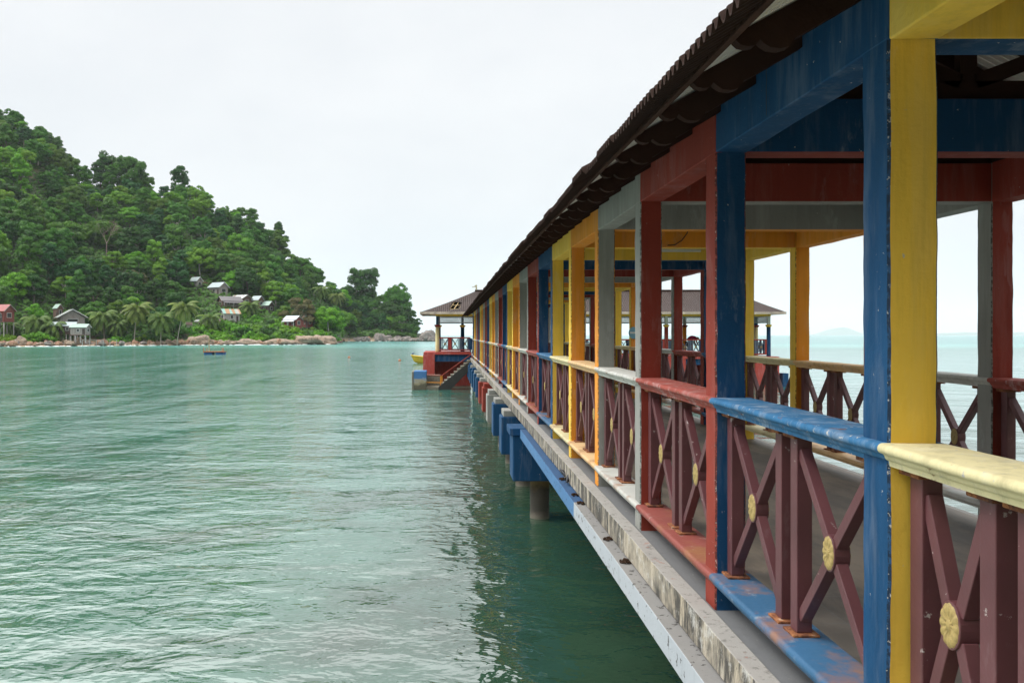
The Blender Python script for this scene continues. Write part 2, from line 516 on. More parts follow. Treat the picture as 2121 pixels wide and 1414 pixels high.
for k in range(K0, K1 + 1):
    mb = MB(warp)
    mb.box(XL + CW - .004, XR + .004, YK(k) + .002, YK(k) + CW - .002, BB + .003, BT - .004, 0, {'-y': 1})
    bp(mb, 'cross_beam', [M[cname(k)], M[cname(k - 1)]], .006)

yk_ = YK(0) + .95
mb = MB(warp)
for i in range(9):
    z0 = BB + .01 + i * .031; d0 = .006 * mnoise.noise(Vector((i * .7, 1, 2))); d1 = .006 * mnoise.noise(Vector((i * .7 + .7, 1, 2)))
    mb.add([(XL - .0085, yk_ + d0 - .004, z0), (XL - .0085, yk_ + d0 + .004, z0), (XL - .0085, yk_ + d1 + .004, z0 + .031), (XL - .0085, yk_ + d1 - .004, z0 + .031)], [(0, 1, 2, 3)], 0)
bp(mb, 'crack', M['cable'])

# roof
YA, YB = YK(K0) - .3, 45.6
TAN = .55; EX, EZ = .79, EYE + .935
def zs(x):
    x = MIDX - abs(x - MIDX)
    return EZ + (x - EX) * TAN
rp = empty('tmp', (0, 0, 0)); bpy.data.objects.remove(rp)
def roof_sheet():
    pitch = .055; ns = 8; n = int((YB - YA) / pitch * ns)
    ys = YA + np.arange(n + 1) * pitch / ns
    sheet = np.floor((ys - YA) / (pitch * 7)).astype(int)
    off = rng.uniform(-.007, .007, sheet.max() + 2)[sheet]
    offx = rng.uniform(-.014, .014, sheet.max() + 2)[sheet]
    ph = (ys - YA) / pitch
    wave = .0145 * np.clip(np.sin(2 * np.pi * ph) * 1.5, -1, 1)
    rz = np.array([rise(y) for y in ys])
    xs = [EX, .945, MIDX]; 
    cols = []
    for lay in (0, -.009):
        for sgn in (-1, 1):
            for i, x in enumerate(xs if sgn < 0 else [1.20, 1.30, MIDX]):
                xx = MIDX + sgn * (MIDX - x)
                xx = np.full(n + 1, xx) + (sgn * -1 * 0 + (offx * -sgn if i == 0 else 0))
                z = EZ + (x - EX) * TAN + wave + off + rz + lay + (sgn < 0) * .0006
                cols.append(np.stack([xx, ys, z], 1))
    nc = len(cols); v = np.stack(cols, 1).reshape(-1, 3)
    f = []; m = []
    for i in range(n):
        a = i * nc; b = a + nc
        for lay in (0, 1):
            for s in (0, 1):
                for t in (0, 1):
                    p = lay * 6 + s * 3 + t
                    f.append((a + p, a + p + 1, b + p + 1, b + p)); m.append(lay if t else 0)
        for s in (0, 1):
            p = s * 3; f.append((a + p, b + p, b + p + 6, a + p + 6)); m.append(0)
    for a in (0, n * nc):
        for s in (0, 1):
            for t in (0, 1):
                p = s * 3 + t; f.append((a + p, a + p + 1, a + p + 7, a + p + 6)); m.append(0)
    me = bpy.data.meshes.new('roof_sheet'); me.from_pydata(v.tolist(), [], f)
    me.materials.append(M['roof']); me.materials.append(M['roof_under'])
    me.polygons.foreach_set('material_index', m); me.update()
    o = bpy.data.objects.new('roof_sheet', me); link(o, pier); return pin(o)
roof_sheet()
for sgn in (-1, 1):
    fx = .945 if sgn < 0 else 2 * MIDX - 1.24
    fz = 0 if sgn < 0 else .16
    mb = MB(warp)
    y = YA + .05; 
    while y < YB - .1:
        L = min(3.3, YB - .05 - y)
        dz = random.uniform(-.006, .006)
        mb.box(fx - .013, fx + .013, y, y + L - .006, EYE + .984 + dz + fz, EYE + 1.018 + dz + fz, 0, None, 3)
        y += L
    bp(mb, 'fascia', M['fascia'], .003)
    mb = MB(warp)   # wall plate on top of the beam
    px = (XL if sgn < 0 else XR)
    mb.box(px + .03, px + .13, YA + .1, YB - .1, BT + .001, BT + .05, 0, None, 24)
    bp(mb, 'wall_plate', M['timber'])
mb = MB(warp)
mb.prism([(MIDX - .2, zs(MIDX - .2) + .03), (MIDX, zs(MIDX) + .035), (MIDX + .2, zs(MIDX + .2) + .03), (MIDX, zs(MIDX) + .06)], 'y', YA, YB, 0, 30)
bp(mb, 'ridge_cap', M['roof'])
RP = .47
def rafter_prof(sgn):
    if sgn < 0:
        p = [(.962, EYE + 1.004), (.970, EYE + 0.988), (.985, EYE + 0.975), (1.010, EYE + 0.969), (1.035, EYE + 0.974), (1.050, EYE + 0.992), (1.062, EYE + 0.980), (1.085, EYE + 0.966),
             (1.12, EYE + 0.962), (1.15, EYE + 0.970), (1.170, EYE + 0.999), (1.20, EYE + 1.014), (1.398, EYE + 1.13), (1.56, EYE + 1.232), (MIDX - .03, zs(MIDX - .03) - .14), (MIDX - .03, zs(MIDX - .03) - .03), (.962, zs(.962) - .022)]
    else:
        p = [(x, zs(x) + d) for x, d in ((1.26, -.11), (1.30, -.12), (1.56, -.125), (MIDX - .03, -.14), (MIDX - .03, -.03), (1.26, -.03))]
        p = [(2 * MIDX - x, z) for x, z in p]
    return p
stuff_mb = MB(warp); cnt = 0
y = 3.15 - .47 * int((3.15 - YA - .1) / .47)
while y < YB - .1:
    for sgn in (-1, 1):
        if sgn < 0 or y < 9:
            mb = MB(warp); mb.prism(rafter_prof(sgn), 'y', y, y + .045, 0)
            bp(mb, 'rafter', M['timber'])
        else:
            stuff_mb.prism(rafter_prof(sgn), 'y', y, y + .045, 0)
    y += RP
o = bp(stuff_mb, 'rafter', M['timber']); o['kind'] = 'stuff'
for k in range(K0, K1 + 1, 1):
    if k > 8 and k % 2: continue
    yy = YK(k) + .08; mb = MB(warp)
    mb.bar((XL + .1, yy, BT + .055), (XR + .06, yy, BT + .055), .05, .10, (0, 1, 0))
    mb.bar((MIDX, yy, BT + .10), (MIDX, yy, zs(MIDX) - .14), .05, .09, (0, 1, 0))
    for s in (-1, 1):
        mb.bar((MIDX + s * .04, yy, BT + .10), (MIDX + s * .62, yy, zs(MIDX + .62) - .13), .05, .08, (0, 1, 0))
        mb.bar((MIDX + s * 1.15, yy, BT + .09), (MIDX + s * .62, yy, zs(MIDX + .62) - .13), .05, .08, (0, 1, 0))
    bp(mb, 'roof_truss', M['timber'])

# deck, kerb, beams below
mb = MB(warp); mb.box(1.379, 4.14, -15.5, 47.9, DECK - .15, DECK, 0, None, 40); bp(mb, 'deck', [M['deck']])
mb = MB(warp); mb.box(1.3795, 1.60, -15.5, 46.0, DECK, DECK + .004, 0, None, 40); bp(mb, 'edge_tiles', M['deck_edge'])
for nm, a, b in (('kerb', 1.274, 1.3785), ('kerb', 4.1405, 4.245)):
    mb = MB(warp); mb.box(a, b, -15.5, 46.2, EYE - 1.612, EYE - (1.442 if a < 2 else 1.475), 0, None, 150)
    mb.v = [tuple(Vector(p) + mnoise.noise_vector(Vector(p) * 7) * .006) for p in mb.v]
    bp(mb, nm, M['kerb'], .006)
ye = 9.4 * S
for x0, x1 in ((1.19, 1.60), (3.92, 4.33)):
    for (a, b, mt) in ((-15.5, 7.55, 'edge_gray'), (7.551, ye, 'edge_blue')):
        mb = MB(warp); mb.box(x0, x1, a, b, EYE - 1.775, EYE - 1.625, 0, None, 10); bp(mb, 'edge_beam', M[mt], .006)
mb = MB(warp); mb.box(1.30, 4.22, -15.5, 47.0, EYE - 1.62, EYE - 1.611, 0, None, 40); bp(mb, 'deck_soffit', M['stone'])
caps = [('blue', 'blue'), ('blue', 'gray'), ('blue', 'gray'), ('gray', 'gray'), ('red', 'red'), ('red', 'gray'), ('blue', 'gray'), ('blue', 'gray'), ('blue', 'blue'), ('blue', 'gray'), ('blue', 'blue'), ('blue', 'blue')]
M['gray_cap'] = M['gray']
for i, (lo, up) in enumerate(caps):
    yc = S * (9.4 + 2.06 * i); r = rise(yc)
    xa, xb = 1.07, 4.45
    mb = MB()
    mb.box(xa, xb, yc, yc + .66, EYE - 2.49 + r, EYE - 1.735 + r, 0)
    o = bp(mb, 'pile_cap', [M[lo]], .02)
    mb = MB(); mb.box(xa - (.05 if i == 0 else -.05), xb - .05, yc - .0 + (.04 if i else -.03), yc + .69, EYE - 1.733 + r, EYE - 1.613 + r, 0)
    bp(mb, 'cap_beam', [M[up]], .01)
    for xx in (1.55, 2.78, 4.0):
        mb = MB(); mb.lathe([(.165, -1.6), (.168, -.3), (.162, .2), (.165, EYE - 2.488 + r)], (xx, yc + .33, 0), 24)
        bp(mb, 'pile', M['pile'])
# strip light and cable under the yellow beam
yl = YK(5)
mb = MB(warp); mb.box(2.50, 3.45, yl - .05, yl - .003, EYE + 1.085, EYE + 1.125, 0); mb.box(2.56, 3.39, yl - .045, yl - .01, EYE + 1.05, EYE + 1.083, 1)
bp(mb, 'strip_light', [M['lamp'], M['white']], .004)
mb = MB(); yo = YK(4) - .012; r = rise(yo)
mb.tube([(2.75, yo, EYE + 1.2 + r), (2.72, yo, EYE + 1.1 + r), (2.66, yo, EYE + 1.02 + r), (2.58, yo, EYE + .97 + r), (2.5, yo, EYE + .965 + r)], .006, 6)
bp(mb, 'cable', M['cable'])
# round notice on one far orange column
yy = YK(9) - .02
mb = MB()
cx_, cz_ = XR + .055, EYE + .05
n = 24; v = []; f = []
for yv in (yy, yy - .012):
    for t in range(n): v.append((cx_ + .11 * math.cos(2 * math.pi * t / n), yv, cz_ + .13 * math.sin(2 * math.pi * t / n)))
for t in range(n): f.append((t, (t + 1) % n, n + (t + 1) % n, n + t))
f.append(tuple(range(n))); f.append(tuple(range(n, 2 * n)))
mb.add(v, f, 0)
mb.box(cx_ - .08, cx_ + .08, yy - .016, yy - .0125, cz_ - .015, cz_ + .02, 1)
o = mb.build('round_sign', [plain('sign_blue', (.18, .38, .50), .5, .1), M['white']])
tag(o, 'small round pale blue notice fixed to a far orange column', 'sign')

M['pav_red'] = paint('pavilion_red', (.44, .075, .058))
# ------------------------------------------------------------------ the pavilion at the pier head
ZF, ZB = 34.7 * S, 36.1 * S
pav = empty('pier_pavilion', (9, 49.5, 0), 0, 'brown hip roofed pavilion across the far end of the pier with coloured columns', 'pavilion')
PV = Matrix.Translation((-9, -49.5, 0))
def pb(mb, name, mats, bevel=0):
    o = mb.build(name, mats, pav, bevel); o.matrix_parent_inverse = PV; return o
FL, FR = 2.06, 1.80
xl, xr = -1.65, 19.95; yf, yb_, ym = 47.0, 52.1, 49.56; ze, zr = 4.44, 5.82; rx0, rx1 = 1.72, 17.6
def hip():
    mb = MB(); NX, NY = 108, 14
    def pt(side, s, t):
        a, b = (xl + (rx0 - xl) * t), (xr + (rx1 - xr) * t)
        y = yf + (ym - yf) * t if side == 0 else yb_ + (ym - yb_) * t
        sag = -.05 * math.sin(math.pi * t) + .015 * math.sin(s * 90)
        return (a + (b - a) * s, y, ze + (zr - ze) * t + sag * (0 < t < 1))
    for side in (0, 1):
        for i in range(NX):
            for j in range(NY):
                q = [pt(side, i / NX, j / NY), pt(side, (i + 1) / NX, j / NY), pt(side, (i + 1) / NX, (j + 1) / NY), pt(side, i / NX, (j + 1) / NY)]
                c = sum((Vector(p) for p in q), Vector()) / 4
                px, py = project(*c)
                if side == 0 and 931 + (640 - py) * .6 < px < 948 + (642 - py) * .6 and 624 < py < 641: continue
                mb.add(q, [(0, 1, 2, 3)], 0)
    for (xe, xrr) in ((xl, rx0), (xr, rx1)):
        for j in range(NY):
            t0, t1 = j / NY, (j + 1) / NY
            p = lambda t, y: (xe + (xrr - xe) * t, y + (ym - y) * t, ze + (zr - ze) * t - .05 * math.sin(math.pi * t))
            mb.add([p(t0, yf), p(t0, yb_), p(t1, yb_), p(t1, yf)], [(0, 1, 2, 3)], 0)
    return mb
def pav_roof_mat():
    t = NT('pavilion_roof_sheet'); P = t.coord(); 
    wv = t.node('ShaderNodeTexWave', wave_type='BANDS', bands_direction='X'); wv.inputs['Scale'].default_value = 2.6; wv.inputs['Distortion'].default_value = .4
    t.link(P, wv.inputs['Vector'])
    col = t.mix(t.noise(P, .8, 6, .65), (.036, .024, .021), (.075, .050, .042))
    col = t.mix(t.ramp(t.noise(t.coord((.6, 3, 3)), 1.6, 6, .7), [(.55, 0), (.75, .5)]), col, (.12, .09, .08))
    t.color(col); t.set(Roughness=.8); t.bump(wv.outputs['Fac'], .9, .05); return t.mat
pb(hip(), 'roof', [pav_roof_mat()])
mb = MB()
for (p, q) in (((xl, yf), (xr, yf)), ((xl, yb_), (xr, yb_)), ((xl, yf), (xl, yb_)), ((xr, yf), (xr, yb_))):
    mb.bar((p[0], p[1], ze - .05), (q[0], q[1], ze - .05), .14, .035, (0, 0, 1))
pb(mb, 'fascia', plain('peeling_fascia', (.50, .42, .34), .8, .5, 3))
mb = MB()
for x0, x1 in ((.05, .75),):
    pass
for s in (0, .5, 1):
    a = W(931 + (640 - 641) * .6 + 20 * s, 640, 47.55); b = W(943 + 18 * s, 624, 48.55)
    mb.bar(a, b, .03, .04, (1, 0, 0))
for py, Y in ((640, 47.55), (632, 48.05), (624, 48.55)):
    a = W(930 + (640 - py) * .75, py, Y); b = W(954 + (640 - py) * .5, py, Y); mb.bar(a, b, .05, .04, (0, 1, 0))
pb(mb, 'roof_batten', plain('bare_batten', (.60, .45, .25), .7, .2))
mb = MB(); mb.box(xl + .5, xr - .5, yf + .5, yb_ - .5, ze - .05, ze - .02); pb(mb, 'ceiling', plain('ochre_ceiling', (.50, .33, .10), .7, .3, 2))
# ridge ornament: small ridge cap and finial
mb = MB(); mb.tube([(rx0 - .05, ym, zr + .02), (rx1 + .05, ym, zr + .02)], .07, 8); pb(mb, 'ridge_cap', M['roof'])
f0 = W(985, 605, ym)
mb = MB(); mb.tube([f0 + Vector((.05, 0, -.05)), f0 + Vector((.05, 0, .33))], .05, 8); mb.bar(f0 + Vector((.08, 0, .36)), f0 + Vector((-.22, 0, .31)), .06, .05, (0, 1, 0)); mb.bar(f0 + Vector((-.05, 0, .38)), f0 + Vector((.10, 0, .42)), .07, .09, (0, 1, 0))
pb(mb, 'finial', plain('cream_finial', (.55, .50, .34), .7, .2))
# columns
M['cream'] = paint('paint_cream', (.74, .64, .33))
fcols = [(906, 'cream', 'red', 'blue'), (1085, 'red', 'yellow', 'white'), (1232, 'blue', 'yellow', 'white'), (1380, 'red', 'yellow', 'white'), (1487, 'cream', 'red', 'blue'), (1592, 'blue', 'yellow', 'white')]
bcols = [(909, 'blue', 'yellow', 'white'), (958, 'blue', 'yellow', 'blue'), (1085, 'red', 'yellow', 'white'), (1228, 'orange', 'red', 'blue'), (1418, 'orange', 'red', 'gray'), (1566, 'cream', 'red', 'blue')]
for row, Y in ((fcols, ZF), (bcols, ZB)):
    for px, cs, cc, cu in row:
        x = (px - VX) / FPX * Y; fl = FL if px < 970 else FR
        mb = MB(); mb.lathe([(.128, 0), (.125, .1), (.118, 3.58 - fl)], (x, Y, fl), 20)
        col = pb(mb, 'column', M[cs])
        mb = MB(); mb.lathe([(.13, 0), (.15, .03), (.19, .075), (.195, .12), (.17, .14)], (x, Y, 3.58), 20)
        o = mb.build('capital', M[cc], col)
        mb = MB(); mb.box(x - .085, x + .085, Y - .085, Y + .085, 3.72, 4.24)
        o = mb.build('upper_post', M[cu], col)
ends = [(906 - VX) / FPX * ZF, (1592 - VX) / FPX * ZF]
mb = MB(); mb.box(ends[0] - .1, ends[1] + .1, ZF - .1, ZF + .1, 4.24, 4.42); mb.box(ends[0] - .1, ends[1] + .1, ZB - .1, ZB + .1, 4.24, 4.42)
for x in ends: mb.box(x - .1, x + .1, ZF + .1, ZB - .1, 4.241, 4.419)
pb(mb, 'eave_beam', M['yellow'])
def lattice(mb, p, q, z0, z1, step=.115, w=.02):
    p, q = Vector(p), Vector(q); L = (q - p).length; d = (q - p).normalized(); h = z1 - z0
    nrm = Vector((-d.y, d.x, 0))
    P = lambda s, z: Vector((p.x + d.x * s, p.y + d.y * s, z))
    for e, zz in ((0, z0 + .02), (1, z1 - .02)): mb.bar(P(0, zz), P(L, zz), .03, .04, nrm)
    s = -h
    while s < L:
        for sg in (1, -1):
            a, b = (s, z0), (s + h, z1)
            if sg < 0: a, b = (s, z1), (s + h, z0)
            t0 = max(0, -a[0] / h) ; t1 = min(1, (L - a[0]) / h)
            if t1 - t0 > .05:
                A = P(a[0] + h * t0, a[1] + (b[1] - a[1]) * t0); B = P(a[0] + h * t1, a[1] + (b[1] - a[1]) * t1)
                mb.bar(A + nrm * .008 * sg, B + nrm * .008 * sg, .012, w, nrm)
        s += step
fx = [(c[0] - VX) / FPX * ZF for c in fcols]; bx = [(c[0] - VX) / FPX * ZB for c in bcols]
for xs_, Y in ((fx, ZF), (bx, ZB)):
    for a, b in zip(xs_[:-1], xs_[1:]):
        if b - a < .3: continue
        mb = MB(); lattice(mb, (a + .1, Y, 0), (b - .1, Y, 0), 3.82, 4.22); pb(mb, 'lattice_frieze', M['lattice'])
for x in ends:
    mb = MB(); lattice(mb, (x, ZF + .1, 0), (x, ZB - .1, 0), 3.82, 4.22); pb(mb, 'lattice_frieze', M['lattice'])

def rail_run(p, q, fl, zt, top='red', posts=('slate', 'red')):
    """railing of crossed panels between broad posts"""
    p, q = Vector(p), Vector(q); L = (q - p).length; d = (q - p).normalized(); nrm = Vector((-d.y, d.x, 0))
    P = lambda s, z: Vector((p.x + d.x * s, p.y + d.y * s, z))
    mats = [M['pav_red' if top == 'red' else top], M['slate'], M['pav_red' if posts[1] == 'red' else posts[1]], M['gold'], M['blue']]
    mb = MB()
    mb.bar(P(0, zt - .03), P(L, zt - .03), .10, .07, nrm, 0); mb.bar(P(0, fl + .12), P(L, fl + .12), .09, .06, nrm, 0)
    n = max(1, round(L / .66)); st = L / n
    for i in range(n + 1):
        s = st * i
        big = i % 2 == 1
        w = .20 if big else .10
        mb.bar(P(s, fl + .15), P(s, zt - .065), .07, w, nrm, (2 if i % 4 == 1 else 4) if big else 1)
        if i < n:
            a, b = s + .11, s + st - .11; zc = (fl + .15 + zt - .065) / 2; h = zt - fl - .22
            for ss in (a, b): mb.bar(P(ss, fl + .15), P(ss, zt - .065), .04, .045, nrm, 1)
            mb.bar(P(a, fl + .17), P(b, zt - .08), .03, .035, nrm, 1); mb.bar(P(a, zt - .08), P(b, fl + .17), .034, .035, nrm, 1)
            c = P((a + b) / 2, zc)
            for sg in (-1, 1):
                ring = [c + d * .06 * math.cos(t * math.pi / 5) + Vector((0, 0, .06 * math.sin(t * math.pi / 5))) + nrm * .02 * sg for t in range(10)]
                mb.add(ring + [c + nrm * .035 * sg], [(t, (t + 1) % 10, 10) for t in range(10)], 3)
    pb(mb, 'railing', mats)
rail_run((fx[0] + .13, ZF, 0), (1.36, ZF, 0), FL, 2.95)
rail_run((fx[0], ZF + .13, 0), (fx[0], ZB - .13, 0), FL, 2.95)
rail_run((bx[0] + .13, ZB, 0), (1.36, ZB, 0), FL, 2.95)
rail_run((1.42, ZB, 0), (bx[-1] - .13, ZB, 0), FR, 2.83)
rail_run((4.3, ZF, 0), (fx[3] - .13, ZF, 0), FR, 2.83)
rail_run((fx[3] + .13, ZF, 0), (fx[-1] - .13, ZF, 0), FR, 2.83)
rail_run((fx[-1], ZF + .13, 0), (fx[-1], ZB - .13, 0), FR, 2.83, 'white', ('slate', 'blue'))
# platform
mb = MB(); mb.box(-1.47, 1.40, 47.62, 52.2, FL - .14, FL - .002); pb(mb, 'platform_slab', M['pav_red'], .01)
mb = MB(); mb.box(1.405, 19.75, 47.6, 52.2, FR - .14, FR); pb(mb, 'platform_slab', M['pav_red'], .01)
mb = MB(); mb.box(-.78, 1.40, 47.75, 48.1, FL - .56, FL - .142); pb(mb, 'platform_beam', M['blue'], .01)
mb = MB(); mb.box(4.4, 18.2, 47.75, 48.1, FR - .5, FR - .142); pb(mb, 'platform_beam', M['blue'], .01)
mb = MB(); mb.box(-.79, 1.40, 48.9, 49.1, -.6, FL - .15); pb(mb, 'platform_wall', M['pav_red'])
mb = MB(); mb.box(4.4, 18.2, 51.0, 51.2, -.6, FR - .15); pb(mb, 'platform_wall', M['pav_red'])
for x0, x1, top in ((-1.49, -.80, FL - .145), (8.2, 9.4, FR - .145), (13.0, 14.2, FR - .145), (18.3, 19.72, FR - .003)):
    mb = MB(); mb.box(x0, x1, 47.58 if x0 < 18 else 47.4, 51.9, -.6, top); pb(mb, 'pier_block', M['pav_red'], .015)
mb = MB(); mb.box(20.0, 20.35, 47.6, 48.2, -.6, .8); pb(mb, 'fender_post', M['blue'], .01)
for x in (5.5, 16):
    for y in (48.0, 51.6):
        mb = MB(); mb.lathe([(.2, -1.5), (.2, FR - .5)], (x, y, 0)); pb(mb, 'pile', M['pile'])

# landing stair
st = empty('landing_stair', (.3, 45.4, 0), 0, 'concrete stair with red handrail rising from the water to the pier side', 'stairs')
SV = Matrix.Translation((-.3, -45.4, 0))
def sb(mb, name, mats, bevel=0):
    o = mb.build(name, mats, st, bevel); o.matrix_parent_inverse = SV; return o
NS = 9; xa, xz, za, zz_ = -.42, 1.27, .22, 1.66
prof = []
for i in range(NS):
    x = xa + (xz - xa) * i / NS; z = za + (zz_ - za) * (i + 1) / NS
    prof += [(x, za + (zz_ - za) * i / NS), (x, z)]
prof += [(xz, zz_), (xz, zz_ - .42), (xa - .1, -.25), (xa - .1, za - .1)]
mb = MB(); mb.prism(prof, 'y', 44.9, 46.0, 0); sb(mb, 'step_flight', M['stone'])
mb = MB()
mb.prism([(xa - .12, -.3), (xa - .12, za - .06), (xz, zz_ - .03), (xz, zz_ - .50), (xa + .25, -.3)], 'y', 44.84, 44.897, 0); sb(mb, 'stringer', M['black_stone'])
mb = MB()
for (y, zo, c) in ((44.95, .52, 0),):
    mb.tube([(-1.30, y, .82), (-.34, y, .80), (xz + .02, y, 1.98)], .028, 8, 0)
    mb.tube([(-.30, y, .40), (xz, y, 1.55)], .022, 8, 1)
    mb.tube([(-1.30, y, .42), (-.34, y, .40)], .022, 8, 2)
    for x, z in ((-.34, .80), (-.42, .80), (-1.28, .82)): mb.tube([(x, y, .15), (x, y, z)], .03, 8, 2)
sb(mb, 'handrail', [M['red'], M['white'], M['orange']])
mb = MB(); mb.box(-1.42, -.5, 44.9, 47.3, -.5, .16); sb(mb, 'landing_slab', M['stone'], .02)
mb = MB(); mb.box(-1.3, -.45, 46.4, 46.7, .16, .78); sb(mb, 'landing_wall', M['stone'], .02)
def tide_paint():
    t = NT('tide_worn_blue'); geo = t.node('ShaderNodeNewGeometry'); sep = t.node('ShaderNodeSeparateXYZ'); t.link(geo.outputs['Position'], sep.inputs[0])
    z = t.math('ADD', sep.outputs['Z'], t.math('MULTIPLY', t.math('SUBTRACT', t.noise(t.coord(), 3.2, 5, .7), .5), .9))
    t.color(t.ramp(z, [(.22, (.10, .09, .06)), (.42, (.32, .27, .17)), (.56, (.34, .31, .26)), (.62, (.06, .17, .36)), (.95, (.05, .15, .34))]))
    t.set(Roughness=.75); return t.mat
mb = MB(); mb.box(-2.04, -1.93, 44.8, 46.4, -.5, 1.03, 1); mb.box(-1.93, -1.22, 44.82, 46.4, -.5, 1.05, 0)
o = mb.build('mooring_block', [tide_paint(), M['stone']], None, .02); tag(o, 'blue topped tide stained concrete block at the foot of the landing stair', 'block')

# ------------------------------------------------------------------ island terrain
def interp(tbl, x):
    return float(np.interp(x, [a for a, b in tbl], [b for a, b in tbl]))
SHORE = [(-700, 190), (-100, 205), (0, 212), (250, 231), (450, 252), (600, 258), (690, 268), (716, 395), (870, 405), (900, 415)]
RIDGE = [(-700, 400), (0, 395), (250, 405), (400, 415), (560, 425), (660, 430), (720, 455), (870, 445), (900, 440)]
SKY = [(-700, 140), (-300, 190), (-100, 226), (0, 228), (50, 236), (90, 264), (130, 312), (170, 352), (230, 352), (300, 362), (350, 385), (400, 378), (450, 412), (500, 430), (540, 465), (600, 518), (650, 556), (690, 598), (740, 606), (800, 602), (832, 618), (850, 650), (862, 684), (880, 696), (900, 700)]
TREEH = 12.5
def terrain(px, Y):
    sh = interp(SHORE, px) + 2.0 * mnoise.noise(Vector((px * .03, 3.1, 0))); ri = interp(RIDGE, px)
    top = (HY - interp(SKY, px)) / FPX * ri + EYE - TREEH
    top = max(top, 1.5)
    t = (Y - sh) / (ri - sh)
    if t < 0: return max(-3.0, .2 + t * 60)
    if t <= 1:
        flat = min(1, t / .10)
        h = .2 + 2.0 * flat + top * max(0, t - .06) ** 1.18 * 1.07
    else:
        h = 2.2 + top * (1 - ((t - 1) * .9) ** 2)
    p = Vector((px * .012, Y * .02, 0))
    return max(h + mnoise.fractal(p, 1, 2, 3) * min(4, h * .16), -3)
def build_hill():
    pxs = np.arange(-700, 905, 9); ys = np.concatenate([np.arange(198, 470, 4.0), np.arange(470, 640, 14)])
    v = []; f = []
    for Y in ys:
        for px in pxs: v.append(((px - VX) / FPX * Y, Y, terrain(px, Y)))
    n = len(pxs)
    for i in range(len(ys) - 1):
        for j in range(n - 1): f.append((i * n + j, i * n + j + 1, (i + 1) * n + j + 1, (i + 1) * n + j))
    mb = MB(); mb.add(v, f, 0, True)
    t = NT('hill_ground'); P = t.coord()
    geo = t.node('ShaderNodeNewGeometry'); sep = t.node('ShaderNodeSeparateXYZ'); t.link(geo.outputs['Position'], sep.inputs[0])
    g = t.mix(t.noise(P, .25, 5, .65), (.018, .030, .010), (.055, .075, .02))
    g = t.mix(t.ramp(t.noise(P, .06, 5, .6), [(.60, 0), (.70, .8)]), g, (.22, .14, .08))
    z = t.math('DIVIDE', t.math('ADD', sep.outputs['Z'], t.math('MULTIPLY', t.noise(P, .4, 4), 1.5)), 5)
    t.color(t.mix(t.ramp(z, [(.3, 0), (.55, 1)]), (.30, .22, .14), g)); t.set(Roughness=.9)
    o = mb.build('hill', t.mat); tag(o, kind='structure'); return o
build_hill()
def build_unseen_hill():  # unseen hill behind the camera, added to block low sky light
    v = []; f = []; xs = np.linspace(-170, 190, 46); ys = np.linspace(-150, -12, 26)
    for y in ys:
        for x in xs:
            q = max(0, (-y - 13) / 60); h = -1 + 3.2 * min(1, q * 6) + 46 * min(1, q) ** 1.1 * (.8 + .35 * mnoise.noise(Vector((x * .02, y * .02, 9))))
            v.append((x, y, h))
    n = len(xs)
    for i in range(len(ys) - 1):
        for j in range(n - 1): f.append((i * n + j, i * n + j + 1, (i + 1) * n + j + 1, (i + 1) * n + j))
    mb = MB(); mb.add(v, f, 0, True); o = mb.build('terrain', bpy.data.materials['hill_ground']); tag(o, kind='structure')
build_unseen_hill()
def solve(px, py, lo=None, hi=460):
    """first point where the sight line meets the hill"""
    Y = lo or interp(SHORE, px)
    while Y < hi:
        if EYE - (py - HY) / FPX * Y <= terrain(px, Y): return Y
        Y += .5
    return hi

# ------------------------------------------------------------------ vegetation
def leaf_mat(name, tint_by_object=True, base=(.06, .11, .02)):
    t = NT(name); P = t.coord()
    info = t.node('ShaderNodeObjectInfo')
    c = info.outputs['Color'] if tint_by_object else base
    n = t.noise(P, .55, 4, .6)
    col = t.mix(1.0, c, t.ramp(n, [(.25, (.60, .66, .6)), (.5, (1, 1, 1)), (.78, (1.6, 1.5, .8))]), 'MULTIPLY')
    n2 = t.noise(P, 5.0, 2, .5)
    col = t.mix(1.0, col, t.ramp(n2, [(.3, (.7, .72, .75)), (.7, (1.3, 1.28, 1.2))]), 'MULTIPLY')
    t.color(col); t.set(Roughness=.55); t.bsdf.inputs['Specular IOR Level'].default_value = .25
    tr = t.node('ShaderNodeBsdfTranslucent'); t.link(t.mix(1.0, col, (1.1, 1.2, .5), 'MULTIPLY'), tr.inputs['Color'])
    mx = t.node('ShaderNodeMixShader'); mx.inputs[0].default_value = .28
    t.link(t.bsdf.outputs[0], mx.inputs[1]); t.link(tr.outputs[0], mx.inputs[2]); t.link(mx.outputs[0], t.out.inputs['Surface'])
    return t.mat
M['leaf'] = leaf_mat('rainforest_leaves')
M['bark'] = plain('bark', (.13, .10, .075), .85, .3, 2)
M['bark_white'] = plain('whitish_bark', (.42, .38, .32), .85, .25, 2)
M['bark_pale'] = plain('pale_bark', (.30, .26, .21), .85, .25, 2)

